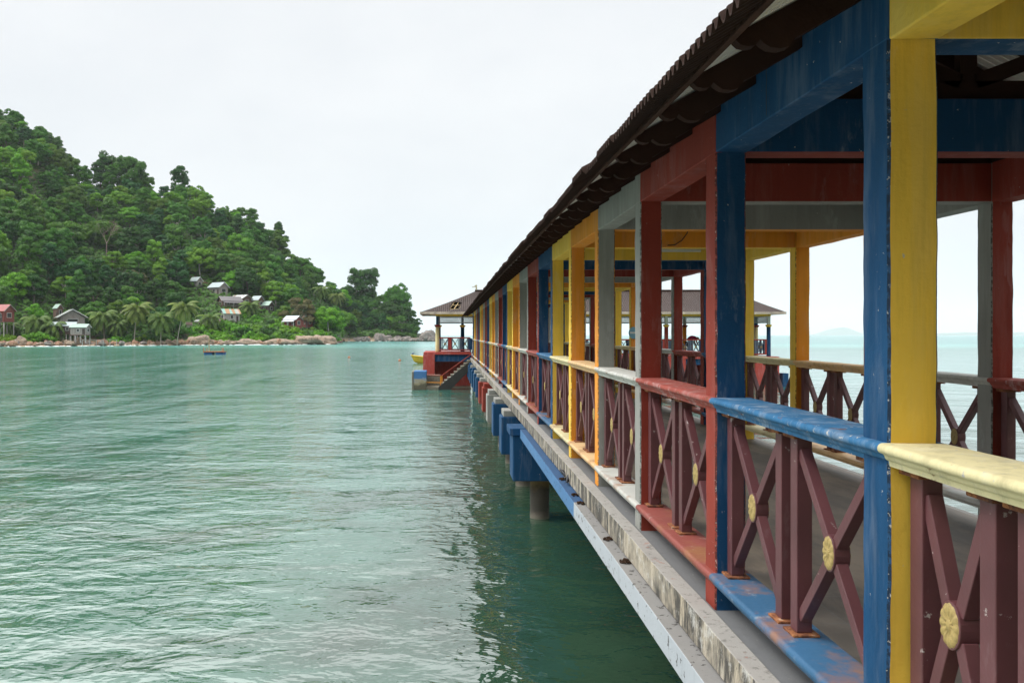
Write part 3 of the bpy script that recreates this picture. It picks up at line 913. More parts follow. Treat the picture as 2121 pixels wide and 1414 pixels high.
def rand_unit(n):
    v = rng.normal(size=(n, 3)); return v / np.linalg.norm(v, axis=1, keepdims=True)
def leaves(centres, radii, per, size, squash=.75, up=.18):
    """leaf quads on the shells of clumps"""
    C = []; A = []; B = []
    for c, r in zip(centres, radii):
        n = max(6, int(per * (r / 1.5) ** 2))
        d = rand_unit(n); d[:, 2] = np.abs(d[:, 2]) * 1.0 - rng.random(n) * .55
        d /= np.linalg.norm(d, axis=1, keepdims=True)
        rr = r * (.72 + .38 * rng.random(n))[:, None]
        p = np.array(c) + d * rr * np.array([1, 1, squash])
        nrm = d + rng.normal(size=(n, 3)) * .28 + np.array([0, 0, up]); nrm /= np.linalg.norm(nrm, axis=1, keepdims=True)
        t = np.cross(nrm, rand_unit(n)); t /= np.linalg.norm(t, axis=1, keepdims=True); b = np.cross(nrm, t)
        s = (size * (.6 + .8 * rng.random(n)))[:, None]
        C.append(p); A.append(t * s * .5); B.append(b * s * .36)
    return np.concatenate(C), np.concatenate(A), np.concatenate(B)

def crown(kind):
    """clump centres and radii of one crown, base of the tree at z=0, unit metres"""
    cs = []; rs = []
    def ball(cx, cy, cz, R, H, n, r0, r1, low=-.35):
        for i in range(n):
            d = rand_unit(1)[0]
            while d[2] < low: d = rand_unit(1)[0]
            k = random.uniform(.68, 1.0)
            cs.append((cx + d[0] * R * k, cy + d[1] * R * k, cz + d[2] * H * k)); rs.append(random.uniform(r0, r1))
    if kind == 'domed':
        ball(0, 0, 6.0, 4.6, 4.9, 52, 1.0, 1.9, -.75)
        for i in range(4):
            q = random.random() * 6.28; ball(math.cos(q) * 2.6, math.sin(q) * 2.6, 8.2 + random.random() * 2, 1.9, 1.7, 6, .7, 1.2)
    elif kind == 'tall':
        for i in range(5):
            z = 3.4 + i * 2.3; R = (3.0, 3.4, 3.2, 2.7, 1.7)[i] * random.uniform(.85, 1.15)
            ball(random.uniform(-.9, .9), random.uniform(-.9, .9), z, R, 1.7, 12, .8, 1.6, -.6)
    elif kind == 'spreading':
        for lay in range(4):
            w = (5.6, 5.8, 4.8, 3.0)[lay]
            for i in range((6, 6, 5, 3)[lay]):
                q = random.random() * 6.28; k = .3 + .6 * random.random() ** .5
                ball(math.cos(q) * w * k, math.sin(q) * w * k, 4.4 + lay * 1.9 - k * .9, 1.7, .9, 6, .8, 1.3, -.2)
    elif kind == 'lumpy':
        for h in range(7):
            q = random.random() * 6.28; k = random.uniform(.2, 3.2)
            ball(math.cos(q) * k, math.sin(q) * k, random.uniform(4.2, 10.5) - k * .5, random.uniform(1.9, 2.9), random.uniform(1.8, 2.7), 10, .7, 1.4, -.6)
    elif kind == 'shrub':
        for i in range(20):
            q = random.random() * 6.28; k = random.random() ** .5
            cs.append((math.cos(q) * 2.6 * k, math.sin(q) * 2.6 * k, .5 + 1.9 * (1 - k * k) * random.uniform(.6, 1.1))); rs.append(random.uniform(.55, 1.0))
    return cs, rs
def trunk_mb(h, r, limbs, spread, z1):
    mb = MB(); pts = [(0, 0, -1.5)]; 
    for i in range(1, 5): pts.append((random.uniform(-.12, .12) * i, random.uniform(-.12, .12) * i, h * i / 4))
    mb.tube(pts, [r * 1.25, r, r * .85, r * .7, r * .5], 7)
    for i in range(limbs):
        q = 6.28 * (i + random.random() * .6) / limbs; s = h * random.uniform(.5, .9)
        mb.tube([(0, 0, s), (math.cos(q) * spread * .5, math.sin(q) * spread * .5, s + (z1 - s) * .45), (math.cos(q) * spread, math.sin(q) * spread, z1 * random.uniform(.85, 1.1))], [r * .5, r * .33, r * .12], 6)
    return mb
PROTO = {}
for kind, nvar, per, size in (('domed', 3, 150, .42), ('tall', 3, 150, .42), ('spreading', 3, 150, .40), ('lumpy', 4, 150, .42), ('shrub', 3, 120, .36)):
    lst = []
    for i in range(nvar):
        cs, rs = crown(kind); c, a, b = leaves(cs, rs, per, size)
        me = quads_mesh('crown', c, a, b, [M['leaf']])
        if kind == 'shrub': tm = trunk_mb(1.2, .07, 4, 1.2, 1.5)
        else: tm = trunk_mb(7.5, .28, 5, 2.6, 8.5)
        to = tm.build('trunk', M['bark_white' if i == 1 else 'bark']); tme = to.data; bpy.data.objects.remove(to)
        lst.append((me, tme))
    PROTO[kind] = lst
def plant(name, me, tme, loc, scale, rz, color, trunkname='trunk'):
    r = bpy.data.objects.new(name, None); COL.objects.link(r); r.location = loc; r.rotation_euler = (0, 0, rz); r.scale = scale
    t = bpy.data.objects.new(trunkname, tme); COL.objects.link(t); t.parent = r
    c = bpy.data.objects.new('crown', me); COL.objects.link(c); c.parent = r; c.color = (*color, 1)
    return r
SHADE = {'deep green': (.026, .095, .009), 'mid green': (.050, .155, .010), 'bright green': (.115, .275, .011), 'olive green': (.078, .165, .014), 'blue green': (.020, .095, .020), 'brownish': (.125, .125, .045)}
FORMW = {'domed': 'domed', 'tall': 'tall narrow', 'spreading': 'layered', 'lumpy': 'many headed', 'shrub': 'low'}

# landmarks the labels refer to: phrase, px, py
MARKS = [('red roofed house', 14, 660), ('big grey gabled house', 148, 665), ('leafless twiggy tree', 221, 497), ('tall skyline tree', 255, 340), ('full round palm', 214, 655), ('tallest shore palm', 282, 640),
         ('leaning shore palm', 376, 640), ('highest pale roofed hut', 405, 582), ('two storey stilt house', 452, 600), ('dark grey roofed house', 475, 625), ('orange striped roof', 480, 650), ('green roofed cabin', 552, 636),
         ('white roofed stilt cabin', 604, 672), ('open branched grey tree', 622, 630), ('flat topped tree', 752, 590), ('rock off the point', 888, 697), ('hilltop', 20, 240), ('ridge knoll', 400, 380), ('twin far palms', 690, 615)]
RANK = ['nearest', 'second nearest', 'third nearest', 'fourth nearest', 'fifth nearest', 'sixth nearest', 'seventh nearest', 'eighth nearest', 'ninth nearest', 'tenth nearest', 'eleventh nearest', 'twelfth nearest']
def relation(px, py):
    m = min(MARKS, key=lambda m: (m[1] - px) ** 2 + ((m[2] - py) * 1.2) ** 2)
    dx, dy = px - m[1], py - m[2]
    if abs(dy) > abs(dx) * .8: d = 'above' if dy < 0 else 'below'
    else: d = 'landward of' if dx < 0 else 'seaward of'
    return d, m[0], math.hypot(dx, dy)
def label_all(items, noun):
    """items: (obj, px, py, look) -> one label each, ranked by distance from a landmark"""
    buckets = {}
    for o, px, py, look in items:
        d, m, dist = relation(px, py); buckets.setdefault((look, d, m), []).append((dist, o))
    for (look, d, m), lst in buckets.items():
        lst.sort(key=lambda t: t[0])
        for i, (_, o) in enumerate(lst):
            if len(lst) == 1: o['label'] = f'{look} {noun} {d} the {m}'
            else: o['label'] = f'{look} {noun} {d} the {m}, {RANK[min(i, 11)]}'

# keep-clear rectangles (houses, palms) in the photograph's own layout: px0, px1, py0, py1, Y
KEEP = []
# ------------------------------------------------------------------ houses
def wood(name, c):
    t = NT(name); P = t.coord()
    col = t.mix(1.0, c, t.ramp(t.noise(t.coord((6, 6, .5)), 1.2, 4, .6), [(.3, .6), (.7, 1.25)]), 'MULTIPLY')
    t.color(col); t.set(Roughness=.85); return t.mat
HM = {'grey': wood('grey_boards', (.27, .24, .22)), 'brown': wood('brown_boards', (.14, .085, .065)), 'dark': wood('dark_boards', (.06, .042, .036)), 'red': wood('red_boards', (.20, .05, .04)),
      'pale': wood('pale_boards', (.42, .40, .38))}
def tin(name, cs, stripes=False):
    t = NT(name); P = t.coord()
    n = t.noise(P, .8 if not stripes else .5, 4, .6)
    if stripes:
        wv = t.noise(t.coord((1, .02, .02)), .45, 1, .4)
        col = t.ramp(wv, [(.36, cs[0]), (.44, cs[1]), (.52, cs[2]), (.60, cs[0])], 'CONSTANT')
    else: col = t.mix(n, cs[0], cs[1])
    col = t.mix(t.ramp(t.noise(P, 1.6, 5, .7), [(.6, 0), (.8, .5)]), col, (.25, .15, .10))
    w = t.node('ShaderNodeTexWave', wave_type='BANDS', bands_direction='X'); w.inputs['Scale'].default_value = 1.6; t.link(P, w.inputs['Vector'])
    t.color(col); t.set(Roughness=.5); t.bump(w.outputs['Fac'], .5, .04); return t.mat
HM['tin_blue'] = tin('pale_tin', ((.33, .42, .42), (.42, .48, .48)))
HM['tin_green'] = tin('pale_green_tin', ((.27, .41, .33), (.36, .46, .40)))
HM['tin_white'] = tin('white_tin', ((.45, .47, .50), (.54, .55, .58)))
HM['tin_dark'] = tin('dark_grey_tin', ((.11, .10, .105), (.16, .145, .145)))
HM['tin_rust'] = tin('rusty_tin', ((.56, .60, .56), (.24, .15, .11), (.52, .56, .54)), True)
HM['tin_orange'] = tin('orange_striped_tin', ((.38, .20, .09), (.24, .43, .37), (.42, .39, .33)), True)
HM['tin_red'] = tin('red_tin', ((.26, .05, .045), (.32, .07, .06)))
HM['tin_patch'] = tin('patched_tin', ((.24, .21, .18), (.34, .42, .38)))
HM['thatch'] = wood('brown_thatch', (.11, .075, .055))
HM['glass'] = plain('dark_window', (.02, .022, .025), .3, .1)
HM['trim'] = plain('white_trim', (.62, .62, .60), .6, .1)

def house(name, label, px0, px1, py_top, py_eave, py_wall, py_ground, wall, roof, yaw, ratio=1.35, dist=None, stilts=True, veranda=False, windows=2, door=True, cat='house'):
    """gabled board house; local x runs along the ridge, gable at +x. yaw turns it"""
    pc = (px0 + px1) / 2
    Y = dist or solve(pc, py_ground) + 2.5
    wtot = (px1 - px0) / FPX * Y
    ca, sa = abs(math.cos(yaw)), abs(math.sin(yaw))
    G = wtot / (ratio * ca + sa); L = ratio * G
    base = W(pc, py_ground, Y); zg = base.z - 1.2
    zw = W(pc, py_wall, Y).z; zev = W(pc, py_eave, Y).z; zt = W(pc, py_top, Y).z
    r = empty(name, (base.x, Y, 0), yaw, label, cat)
    ov = .10 * G
    L2, G2 = L / 2 - ov, G / 2 - ov
    hr = (zt - zev)
    mb = MB()
    mb.box(-L2, L2, -G2, G2, zw, zev + .02 - 0)
    zg_ = zev + hr * (1 - ov / (G / 2)) 
    for x in (-L2, L2):
        s = .001 if x > 0 else -.001
        mb.prism([(-G2, zev + .021), (G2, zev + .021), (0, zg_ - .03 + (hr * ov / (G / 2)) * .6)], 'x', x - .04, x, 0)
    mb.build('wall', HM[wall], r)
    mb = MB(); th = .07
    for s in (-1, 1):
        mb.prism([(s * G / 2, zev - .04), (0, zt), (0, zt + th), (s * G / 2, zev - .04 + th)], 'x', -L / 2, L / 2)
    mb.build('roof', HM[roof], r)
    mb = MB()
    for xx in (L / 2 + .03, -L / 2 - .03):
        mb = MB()
        for s in (-1, 1): mb.bar((xx, s * G / 2, zev - .04), (xx, -s * .03, zt), .05, .18, (1, 0, 0))
        mb.build('bargeboard', HM['grey' if wall != 'grey' else 'trim'], r)
    hh = zev - zw
    for i in range(windows):
        xx = -L2 + (i + .7) * (2 * L2) / (windows + .4); ww = min(1.0, L2 * .35)
        mb = MB(); mb.box(xx - ww / 2, xx + ww / 2, -G2 - .06, -G2 - .002, zw + hh * .38, zw + hh * .82)
        w_ = mb.build('window', HM['trim'], r)
        mb = MB(); mb.box(xx - ww / 2 + .08, xx + ww / 2 - .08, -G2 - .075, -G2 - .061, zw + hh * .38 + .08, zw + hh * .82 - .08); mb.build('pane', HM['glass'], w_)
    for xg in (L2, -L2):
        s = 1 if xg > 0 else -1
        mb = MB(); mb.box(min(xg + s * .002, xg + s * .05), max(xg + s * .002, xg + s * .05), -G2 * .45, G2 * .45, zw + hh * .38, zw + hh * .86)
        w_ = mb.build('window', HM['trim'], r)
        mb = MB(); mb.box(min(xg + s * .051, xg + s * .065), max(xg + s * .051, xg + s * .065), -G2 * .45 + .08, G2 * .45 - .08, zw + hh * .38 + .08, zw + hh * .86 - .08); mb.build('pane', HM['glass'], w_)
    if door:
        xx = L2 * .72; mb = MB(); mb.box(xx - .4, xx + .4, -G2 - .05, -G2 - .003, zw + .05, zw + min(hh * .8, 2.0)); mb.build('door', HM['dark'], r)
    mb = MB(); mb.box(-L2 - .1, L2 + .1, -G2 - .1, G2 + .1, zw - .18, zw - .002); mb.build('floor_frame', HM['brown'], r)
    if stilts:
        for x in np.linspace(-L2 + .1, L2 - .1, 4):
            for y in (-G2 + .1, G2 - .1):
                mb = MB(); mb.box(x - .09, x + .09, y - .09, y + .09, zg, zw - .182); mb.build('stilt', HM['pale'], r)
    if veranda:
        vy = -G2 - 1.5
        mb = MB(); mb.prism([(-G2 - .0, zev - .05), (vy - .3, zev - .75), (vy - .3, zev - .68), (-G2, zev + .02)], 'x', -L2, L2); mb.build('veranda_roof', HM[roof], r)
        mb = MB(); mb.box(-L2, L2, vy, -G2 - .11, zw - .17, zw - .02); mb.build('veranda_floor', HM['brown'], r)
        mb = MB()
        mb.box(-L2, L2, vy, vy + .05, zw + .75, zw + .85)
        for x in np.arange(-L2, L2, .32): mb.box(x, x + .06, vy + .005, vy + .045, zw, zw + .75)
        mb.build('veranda_railing', HM['red' if wall == 'red' else 'grey'], r)
        for x in (-L2 + .05, 0, L2 - .05):
            mb = MB(); mb.box(x - .06, x + .06, vy + .06, vy + .18, zg, zev - .72); mb.build('veranda_post', HM['trim'], r)
    KEEP.append((px0 - 3, px1 + 3, py_top - 2, py_wall + 2, Y))
    return r, Y
D = math.radians
house('stilt_hut', 'small pale roofed wooden hut, highest one half hidden in the forest', 391, 422, 574, 583, 596, 600, 'grey', 'tin_blue', D(-34), windows=1, door=False)
house('stilt_house', 'grey two storey wooden house on stilts with pale blue tin roof', 429, 476, 585, 596, 611, 615, 'grey', 'tin_blue', D(-34), windows=1)
house('rusty_roof_house', 'brown house with rust striped tin roof behind the dark grey roofed one', 474, 524, 611, 619, 634, 637, 'brown', 'tin_rust', D(-32), windows=2)
house('dark_roof_house', 'long wooden house with dark grey sheet roof and white shuttered gable', 447, 504, 614, 624, 636, 639, 'brown', 'tin_dark', D(36), veranda=True, windows=2)
house('slope_house', 'narrow wooden house with pale roof between rusty roof and green roof', 518, 549, 613, 622, 640, 645, 'brown', 'tin_blue', D(-34), windows=1)
house('green_roof_cabin', 'dark walled cabin under a pale green tin roof on the slope', 537, 570, 624, 633, 648, 652, 'dark', 'tin_green', D(-30), windows=1)
house('striped_roof_house', 'pale boarded stilt house with orange and teal striped tin roof', 453, 500, 640, 650, 666, 673, 'pale', 'tin_orange', D(34), windows=1)
house('brown_hut', 'low brown hut behind the shore palm and bushes', 452, 471, 659, 665, 680, 684, 'brown', 'thatch', D(-30), windows=1, stilts=False)
house('board_shed', 'old grey board shed above the shore bushes', 403, 424, 662, 666, 679, 682, 'grey', 'tin_patch', D(-20), windows=0, stilts=False, cat='shed')
house('thatched_hut', 'tiny brown thatched hut near the leaning palm', 384, 399, 667, 673, 682, 684, 'pale', 'thatch', D(20), windows=0, stilts=False, cat='hut')
house('white_roof_cabin', 'red walled cabin with white tin roof on tall stilts above the rocks', 586, 628, 654, 662, 679, 693, 'red', 'tin_white', D(-26), veranda=True, windows=2)
house('orange_roof_cabin', 'small red cabin with orange and green roof beside the white roofed cabin', 622, 650, 653, 662, 677, 690, 'red', 'tin_orange', D(-40), windows=1)
house('grey_gabled_house', 'big weathered grey house with a row of white gable windows by the shore', 106, 188, 641, 658, 676, 697, 'grey', 'tin_patch', D(-58), ratio=1.1, windows=2, dist=238, veranda=False)
house('back_shack', 'small shack with green roof peeking behind the big grey house', 108, 133, 630, 639, 660, 680, 'brown', 'tin_green', D(-36), windows=0, dist=247, cat='shack')
house('veranda_shed', 'open shed with pale blue lean-to roof in front of the grey house', 104, 160, 667, 675, 690, 698, 'dark', 'tin_blue', D(4), ratio=2.6, windows=2, dist=229, cat='shed')
house('green_porch_hut', 'little porch hut with pale green roof beside the open shed', 146, 187, 671, 678, 693, 701, 'grey', 'tin_green', D(-8), ratio=1.9, windows=1, dist=225, cat='hut')
house('red_roof_house', 'red walled house under a red tin roof on white posts', -34, 29, 631, 645, 666, 692, 'red', 'tin_red', D(-12), ratio=1.6, windows=3, dist=224)

# low pole fence of the shore walkway
def walkway():
    r = empty('shore_walkway', W(205, 705, 222), 0, 'low plank walkway on white posts in front of the grey house', 'walkway')
    a, b = W(172, 704, 221), W(243, 703, 226)
    inv = Matrix.Translation(-r.location)
    mb = MB(); mb.bar(a, b, .9, .12, (0, 1, 0)); o = mb.build('walkway_deck', HM['grey'], r); o.matrix_parent_inverse = inv
    for i in range(6):
        p = a.lerp(b, i / 5)
        mb = MB(); mb.box(p.x - .07, p.x + .07, p.y - .5, p.y - .36, -.5, p.z + .05); o = mb.build('post', HM['pale'], r); o.matrix_parent_inverse = inv
walkway()

# ------------------------------------------------------------------ palms
def palm_meshes(h, lean, nf, fl, droop):
    mb = MB(); pts = []
    for i in range(8):
        t = i / 7; pts.append((lean * t ** 1.6, lean * .3 * t ** 2, -1.2 + (h + 1.2) * t))
    mb.tube(pts, [.22, .17, .15, .14, .135, .13, .125, .15], 8)
    top = Vector(pts[-1]); C = []; A = []; B = []
    for i in range(nf):
        q = 2.399 * i; el = 1.15 - 1.75 * (i / nf)        # from upright to hanging
        L = fl * random.uniform(.85, 1.1); dirn = Vector((math.cos(q), math.sin(q), 0)); p = top.copy(); ang = el
        n = 15; mid = [p.copy()]
        for s in range(n):
            ang -= droop * (.6 + s / n) / n * 1.6
            ang = max(ang, -1.45)
            p = p + (dirn * math.cos(ang) + Vector((0, 0, math.sin(ang)))) * (L / n); mid.append(p.copy())
        mb2pts = mid
        for s in range(1, n):
            t = (mid[s + 1] - mid[s - 1]).normalized(); side = dirn.cross(Vector((0, 0, 1)))
            w = .85 * math.sin(math.pi * min(1, (s + 1.2) / (n + .8))) ** .7 * fl / 4
            for sg in (-1, 1):
                for e in (0, .5):
                    c0 = mid[s].lerp(mid[s + 1], e)
                    d = (side * sg * .75 + t * .55 + Vector((0, 0, -.55 - .3 * random.random()))).normalized()
                    C.append(c0 + d * w * .5); A.append(d * w * .5); B.append(t * .085)
            C.append(mid[s]); A.append(t * (L / n * .55)); B.append(side * .035)
    return mb, np.array(C), np.array(A), np.array(B)
M['frond'] = leaf_mat('palm_frond')
PALMS = [(75, 700, 665, 'coconut palm with wide drooping fronds beside the red roofed house', 4.6, .6), (108, 702, 676, 'short coconut palm leaning toward the grey house', 4.3, 1.2),
         (214, 700, 655, 'full round coconut palm standing beside the big grey house', 4.6, -.4), (282, 705, 640, 'tallest coconut palm with a straight pale trunk near the water', 4.5, .9),
         (334, 702, 659, 'coconut palm between the tallest palm and the leaning palm', 4.6, .3), (376, 698, 637, 'coconut palm on a thin leaning trunk', 4.3, 2.2), (436, 690, 660, 'dark palm in front of the grey board shed', 4.4, -.3),
         (516, 662, 634, 'yellowing palm in front of the narrow slope house', 3.9, .4), (664, 640, 600, 'far palm on the slope above the white roofed cabin, higher of two', 4.2, .2), (697, 655, 614, 'far palm on the forested point, lower of two', 4.6, .1),
         (242, 703, 672, 'small shaggy palm in the shade beside the round palm', 3.4, .3), (20, 702, 676, 'short palm in front of the red roofed house', 3.0, .5)]
for (px, pyb, pyt, lab, fl, lean) in PALMS:
    Y = solve(px, pyb) + 1.0
    if px < 400: Y = min(Y, 228 if px < 200 else 240)
    b = W(px, pyb, Y); h = W(px, pyt, Y).z - terrain(px, Y)
    tm, c, a, bb = palm_meshes(h, lean, 30, fl * 1.3, random.uniform(1.0, 1.35))
    me = quads_mesh('crown', c, a, bb, [M['frond']])
    o = tm.build('trunk', M['bark_pale']); tme = o.data; bpy.data.objects.remove(o)
    r = plant('coconut_palm', me, tme, (b.x - lean * .7, Y, terrain(px, Y)), (1, 1, 1), 0, random.choice([(.12, .19, .045), (.15, .20, .05), (.11, .18, .04)]))
    tag(r, lab, 'palm tree', 'coconut palms on the island shore')
    KEEP.append((px - 18, px + 18, pyt - 22, pyt + 14, Y))

# ------------------------------------------------------------------ forest trees
items = []; placed = []
def blocked(px, py, rpx, Y, hpx):
    for (a, b, c, d, ky) in KEEP:
        if Y < ky + 5 and px + rpx > a and px - rpx < b and py - hpx < d and py + 4 > c: return True
    return False
def put_tree(px, Y, kind, shade, sc_, special=None, sz=1.0):
    z = terrain(px, Y); x = (px - VX) / FPX * Y
    me, tme = random.choice(PROTO[kind])
    s = sc_
    o = plant('forest_tree' if kind != 'shrub' else 'shrub', me, tme, (x, Y, z - .4), (s * random.uniform(.9, 1.1), s * random.uniform(.9, 1.1), s * sz), random.random() * 6.28, [c * random.uniform(.88, 1.14) for c in SHADE[shade]])
    ppx, ppy = project(x, Y, z + 8 * s * sz)
    return o, ppx, ppy
# particular trees first
spec = [(232, 408, 'lumpy', 'deep green', 1.75, 1.05, 'tall broad tree with sky gaps rising above the ridge'), (268, 404, 'domed', 'mid green', 1.62, 1.22, 'rounded tall tree beside the gappy one on the ridge'), (300, 408, 'lumpy', 'olive green', 1.15, 1.0, 'loose crowned ridge tree beside the tall rounded one'), (208, 402, 'tall', 'deep green', 1.2, 1.0, 'narrow dark tree on the ridge before the tall pair'),
        (378, 415, 'lumpy', 'deep green', 1.35, 1.15, 'dark domed tree standing on the ridge knoll'), (580, 424, 'tall', 'deep green', 1.15, 1.1, 'dark pointed tree on the descending ridge line'), (655, 428, 'lumpy', 'mid green', 1.35, 1.05, 'leafy pointed tree above the far palms'),
        (738, 448, 'tall', 'deep green', 1.62, 1.08, 'tall flat topped tree standing alone above the point, darker half'), (762, 450, 'tall', 'deep green', 1.66, 1.05, 'tall flat topped tree above the point, broader half'), (822, 432, 'domed', 'mid green', 1.45, 1.25, 'large rounded tree closing the skyline at the point'), (842, 420, 'lumpy', 'deep green', 1.15, .95, 'dark tree overhanging the rocks at the tip of the point'),
        (120, 388, 'lumpy', 'deep green', 1.15, 1.2, 'jagged dark tree on the high shoulder of the hill'), (30, 398, 'domed', 'mid green', 1.05, 1.0, 'broad tree crowning the hilltop'), (138, 300, 'spreading', 'olive green', 1.5, 1.0, 'yellow flowering broad tree halfway up the hill'), (620, 290, 'spreading', 'brownish', 1.0, 1.1, 'thin leaved grey branched tree behind the white roofed cabin'),
        (795, 438, 'lumpy', 'mid green', 1.2, 1.0, 'leafy tree filling the gap behind the flat topped tree'), (712, 444, 'domed', 'deep green', 1.15, 1.0, 'dark domed tree just landward of the flat topped tree'), (808, 424, 'domed', 'deep green', 1.2, 1.0, 'dark tree between the flat topped tree and the point'), (832, 412, 'lumpy', 'mid green', 1.0, .9, 'low leafy tree over the grey rocks of the point'),
        (280, 290, 'domed', 'brownish', .8, .9, 'brown leaved tree above the tallest palm')]
for (px, Y, kind, shade, s, sz, lab) in spec:
    o, a, b = put_tree(px, Y, kind, shade, s, None, sz); tag(o, lab, 'tree', 'rainforest trees on the island hill'); placed.append((o.location.x, Y, 5 * s))
# leafless tree
def twiggy():
    mb = MB()
    def br(p, d, L, r, lv):
        q = p + d * L; mb.tube([p, (p + q) / 2 + Vector(rand_unit(1)[0]) * L * .05, q], [r, r * .8, r * .55], 5)
        if lv:
            for i in range(3 if lv > 1 else 4):
                nd = (d + Vector(rand_unit(1)[0]) * .75 + Vector((0, 0, .1))).normalized(); br(q, nd, L * random.uniform(.55, .8), r * .55, lv - 1)
    br(Vector((0, 0, -1)), Vector((0, 0, 1)), 5, .22, 5)
    return mb
Yt = 322; zt_ = terrain(221, Yt)
r = empty('bare_tree', ((221 - VX) / FPX * Yt, Yt, max(zt_, W(221, 520, Yt).z - 1)), 0, 'leafless twiggy pinkish grey tree in the middle of the forest', 'tree')
twiggy().build('branches', plain('pale_twigs', (.30, .22, .19), .8, .2), r)
KEEP.append((205, 238, 484, 512, Yt))
N_TREES = 278
forms = ['domed', 'tall', 'spreading', 'lumpy', 'lumpy', 'domed']
shades = ['deep green', 'deep green', 'mid green', 'mid green', 'mid green', 'mid green', 'bright green', 'bright green', 'olive green', 'blue green']
tries = 0
while len(items) < N_TREES and tries < 40000:
    tries += 1
    px = random.uniform(-50, 862)
    sh, ri = interp(SHORE, px), interp(RIDGE, px)
    t = random.random() ** .85
    Y = sh + 9 + (ri + 8 - sh - 9) * t
    x = (px - VX) / FPX * Y; z = terrain(px, Y)
    if z < 2.0: continue
    kind = random.choice(forms); s = random.uniform(.82, 1.22) * (1.0 if px < 690 else .95)
    if t < .2: s *= .8
    if t > .9: s *= random.uniform(.85, 1.05)
    if px > 845: s *= .8
    if any((x - a) ** 2 + ((Y - b) * .9) ** 2 < (2.95 * s + c * .52) ** 2 for a, b, c in placed): continue
    ppx, ppy = project(x, Y, z); top = project(x, Y, z + 12 * s)[1]
    if blocked(ppx, ppy, 4.5 * s / Y * FPX, Y, ppy - top): continue
    # each crown takes one of the greens at random
    shade = random.choice(shades)
    o, a, b = put_tree(px, Y, kind, shade, s)
    tag(o, None, 'tree', 'rainforest trees on the island hill')
    items.append((o, a, b, f'{shade} {FORMW[kind]}')); placed.append((x, Y, 5 * s))
label_all(items, 'tree')
print('TREES', len(items), tries)
# shore bushes
sitems = []
bush_px = [(470, 700), (490, 704), (505, 698), (520, 702), (540, 690), (556, 697), (572, 684), (590, 688), (560, 676), (585, 676), (540, 706), (575, 702), (597, 700), (648, 690), (662, 698), (676, 702), (420, 700), (440, 703), (455, 698), (400, 702), (385, 699), (350, 704), (312, 700), (300, 704), (265, 704), (530, 670), (505, 684), (470, 686),
           (490, 690), (425, 690), (410, 694), (335, 706), (615, 700), (690, 704), (60, 705), (20, 706), (90, 708), (240, 708), (520, 655), (500, 660), (575, 660), (600, 665 + 28), (560, 710), (610, 704)]
for px, py in bush_px:
    Y = solve(px, py) if py < 700 else interp(SHORE, px) + random.uniform(5, 10)
    s = random.uniform(1.0, 1.5) * (.85 if py > 700 else 1)
    shade = random.choice(['bright green', 'bright green', 'mid green', 'mid green', 'deep green'])
    z = terrain(px, Y)
    o, a, b = put_tree(px, Y, 'shrub', shade, s)
    tag(o, None, 'shrub', 'bushes above the shore rocks'); sitems.append((o, px, py, shade + ' rounded'))
label_all(sitems, 'bush')
# ground cover between the trunks
def undergrowth():
    n = 42000; px = rng.uniform(-60, 862, n); c = []
    for p in px:
        sh, ri = interp(SHORE, p), interp(RIDGE, p); Y = sh + 5 + (ri + 12 - sh - 5) * random.random()
        z = terrain(p, Y)
        if z < 1.9: continue
        c.append(((p - VX) / FPX * Y, Y, z + random.random() * 1.7))
    c = np.array(c); m = len(c)
    nr = rand_unit(m) * .8 + np.array([0, -.5, 1.0]); nr /= np.linalg.norm(nr, axis=1, keepdims=True)
    t = np.cross(nr, rand_unit(m)); t /= np.linalg.norm(t, axis=1, keepdims=True); b = np.cross(nr, t)
    s = rng.uniform(.35, .8, m)[:, None]
    o = bpy.data.objects.new('undergrowth', quads_mesh('undergrowth', c, t * s, b * s * .6, [leaf_mat('undergrowth_leaves', False, (.06, .15, .018))]))
    link(o); tag(o, 'dense green undergrowth covering the slope beneath the trees', 'undergrowth', kind='stuff')
undergrowth()

# ------------------------------------------------------------------ rocks
def rock_mat(name, a, b, c):
    t = NT(name); P = t.coord(kind='Position', scale=(1, 1, 1))
    geo = t.node('ShaderNodeNewGeometry'); sep = t.node('ShaderNodeSeparateXYZ'); t.link(geo.outputs['Position'], sep.inputs[0])
    col = t.mix(t.noise(P, .5, 6, .65), a, b)
    col = t.mix(t.ramp(t.noise(t.coord((1, 1, .35), 'Position'), 1.3, 6, .7), [(.52, 0), (.7, .75)]), col, c)
    ck = t.noise(t.coord((1, .8, 2.4), 'Position', (.3, .5, 0)), .32, 4, .6, .8)
    col = t.mix(t.ramp(ck, [(.455, 0), (.485, .8), (.515, 0), (.56, 0), (.58, .6), (.60, 0)]), col, tuple(x * .3 for x in c))
    z = t.math('ADD', sep.outputs['Z'], t.math('MULTIPLY', t.noise(P, .8, 4), .7))
    col = t.mix(t.ramp(z, [(.55, 1), (1.15 / 1.2, 0)]), col, (.10, .065, .04))
    t.color(col); t.set(Roughness=.85); t.bump(t.noise(P, 2.0, 8, .7), .8, .25); return t.mat
M['rock_tan'] = rock_mat('tan_granite', (.29, .195, .12), (.34, .285, .225), (.18, .10, .06))
M['rock_grey'] = rock_mat('grey_granite', (.20, .17, .15), (.33, .29, .26), (.10, .085, .075))
M['rock_brown'] = rock_mat('rust_brown_granite', (.32, .17, .10), (.40, .25, .16), (.18, .08, .045))
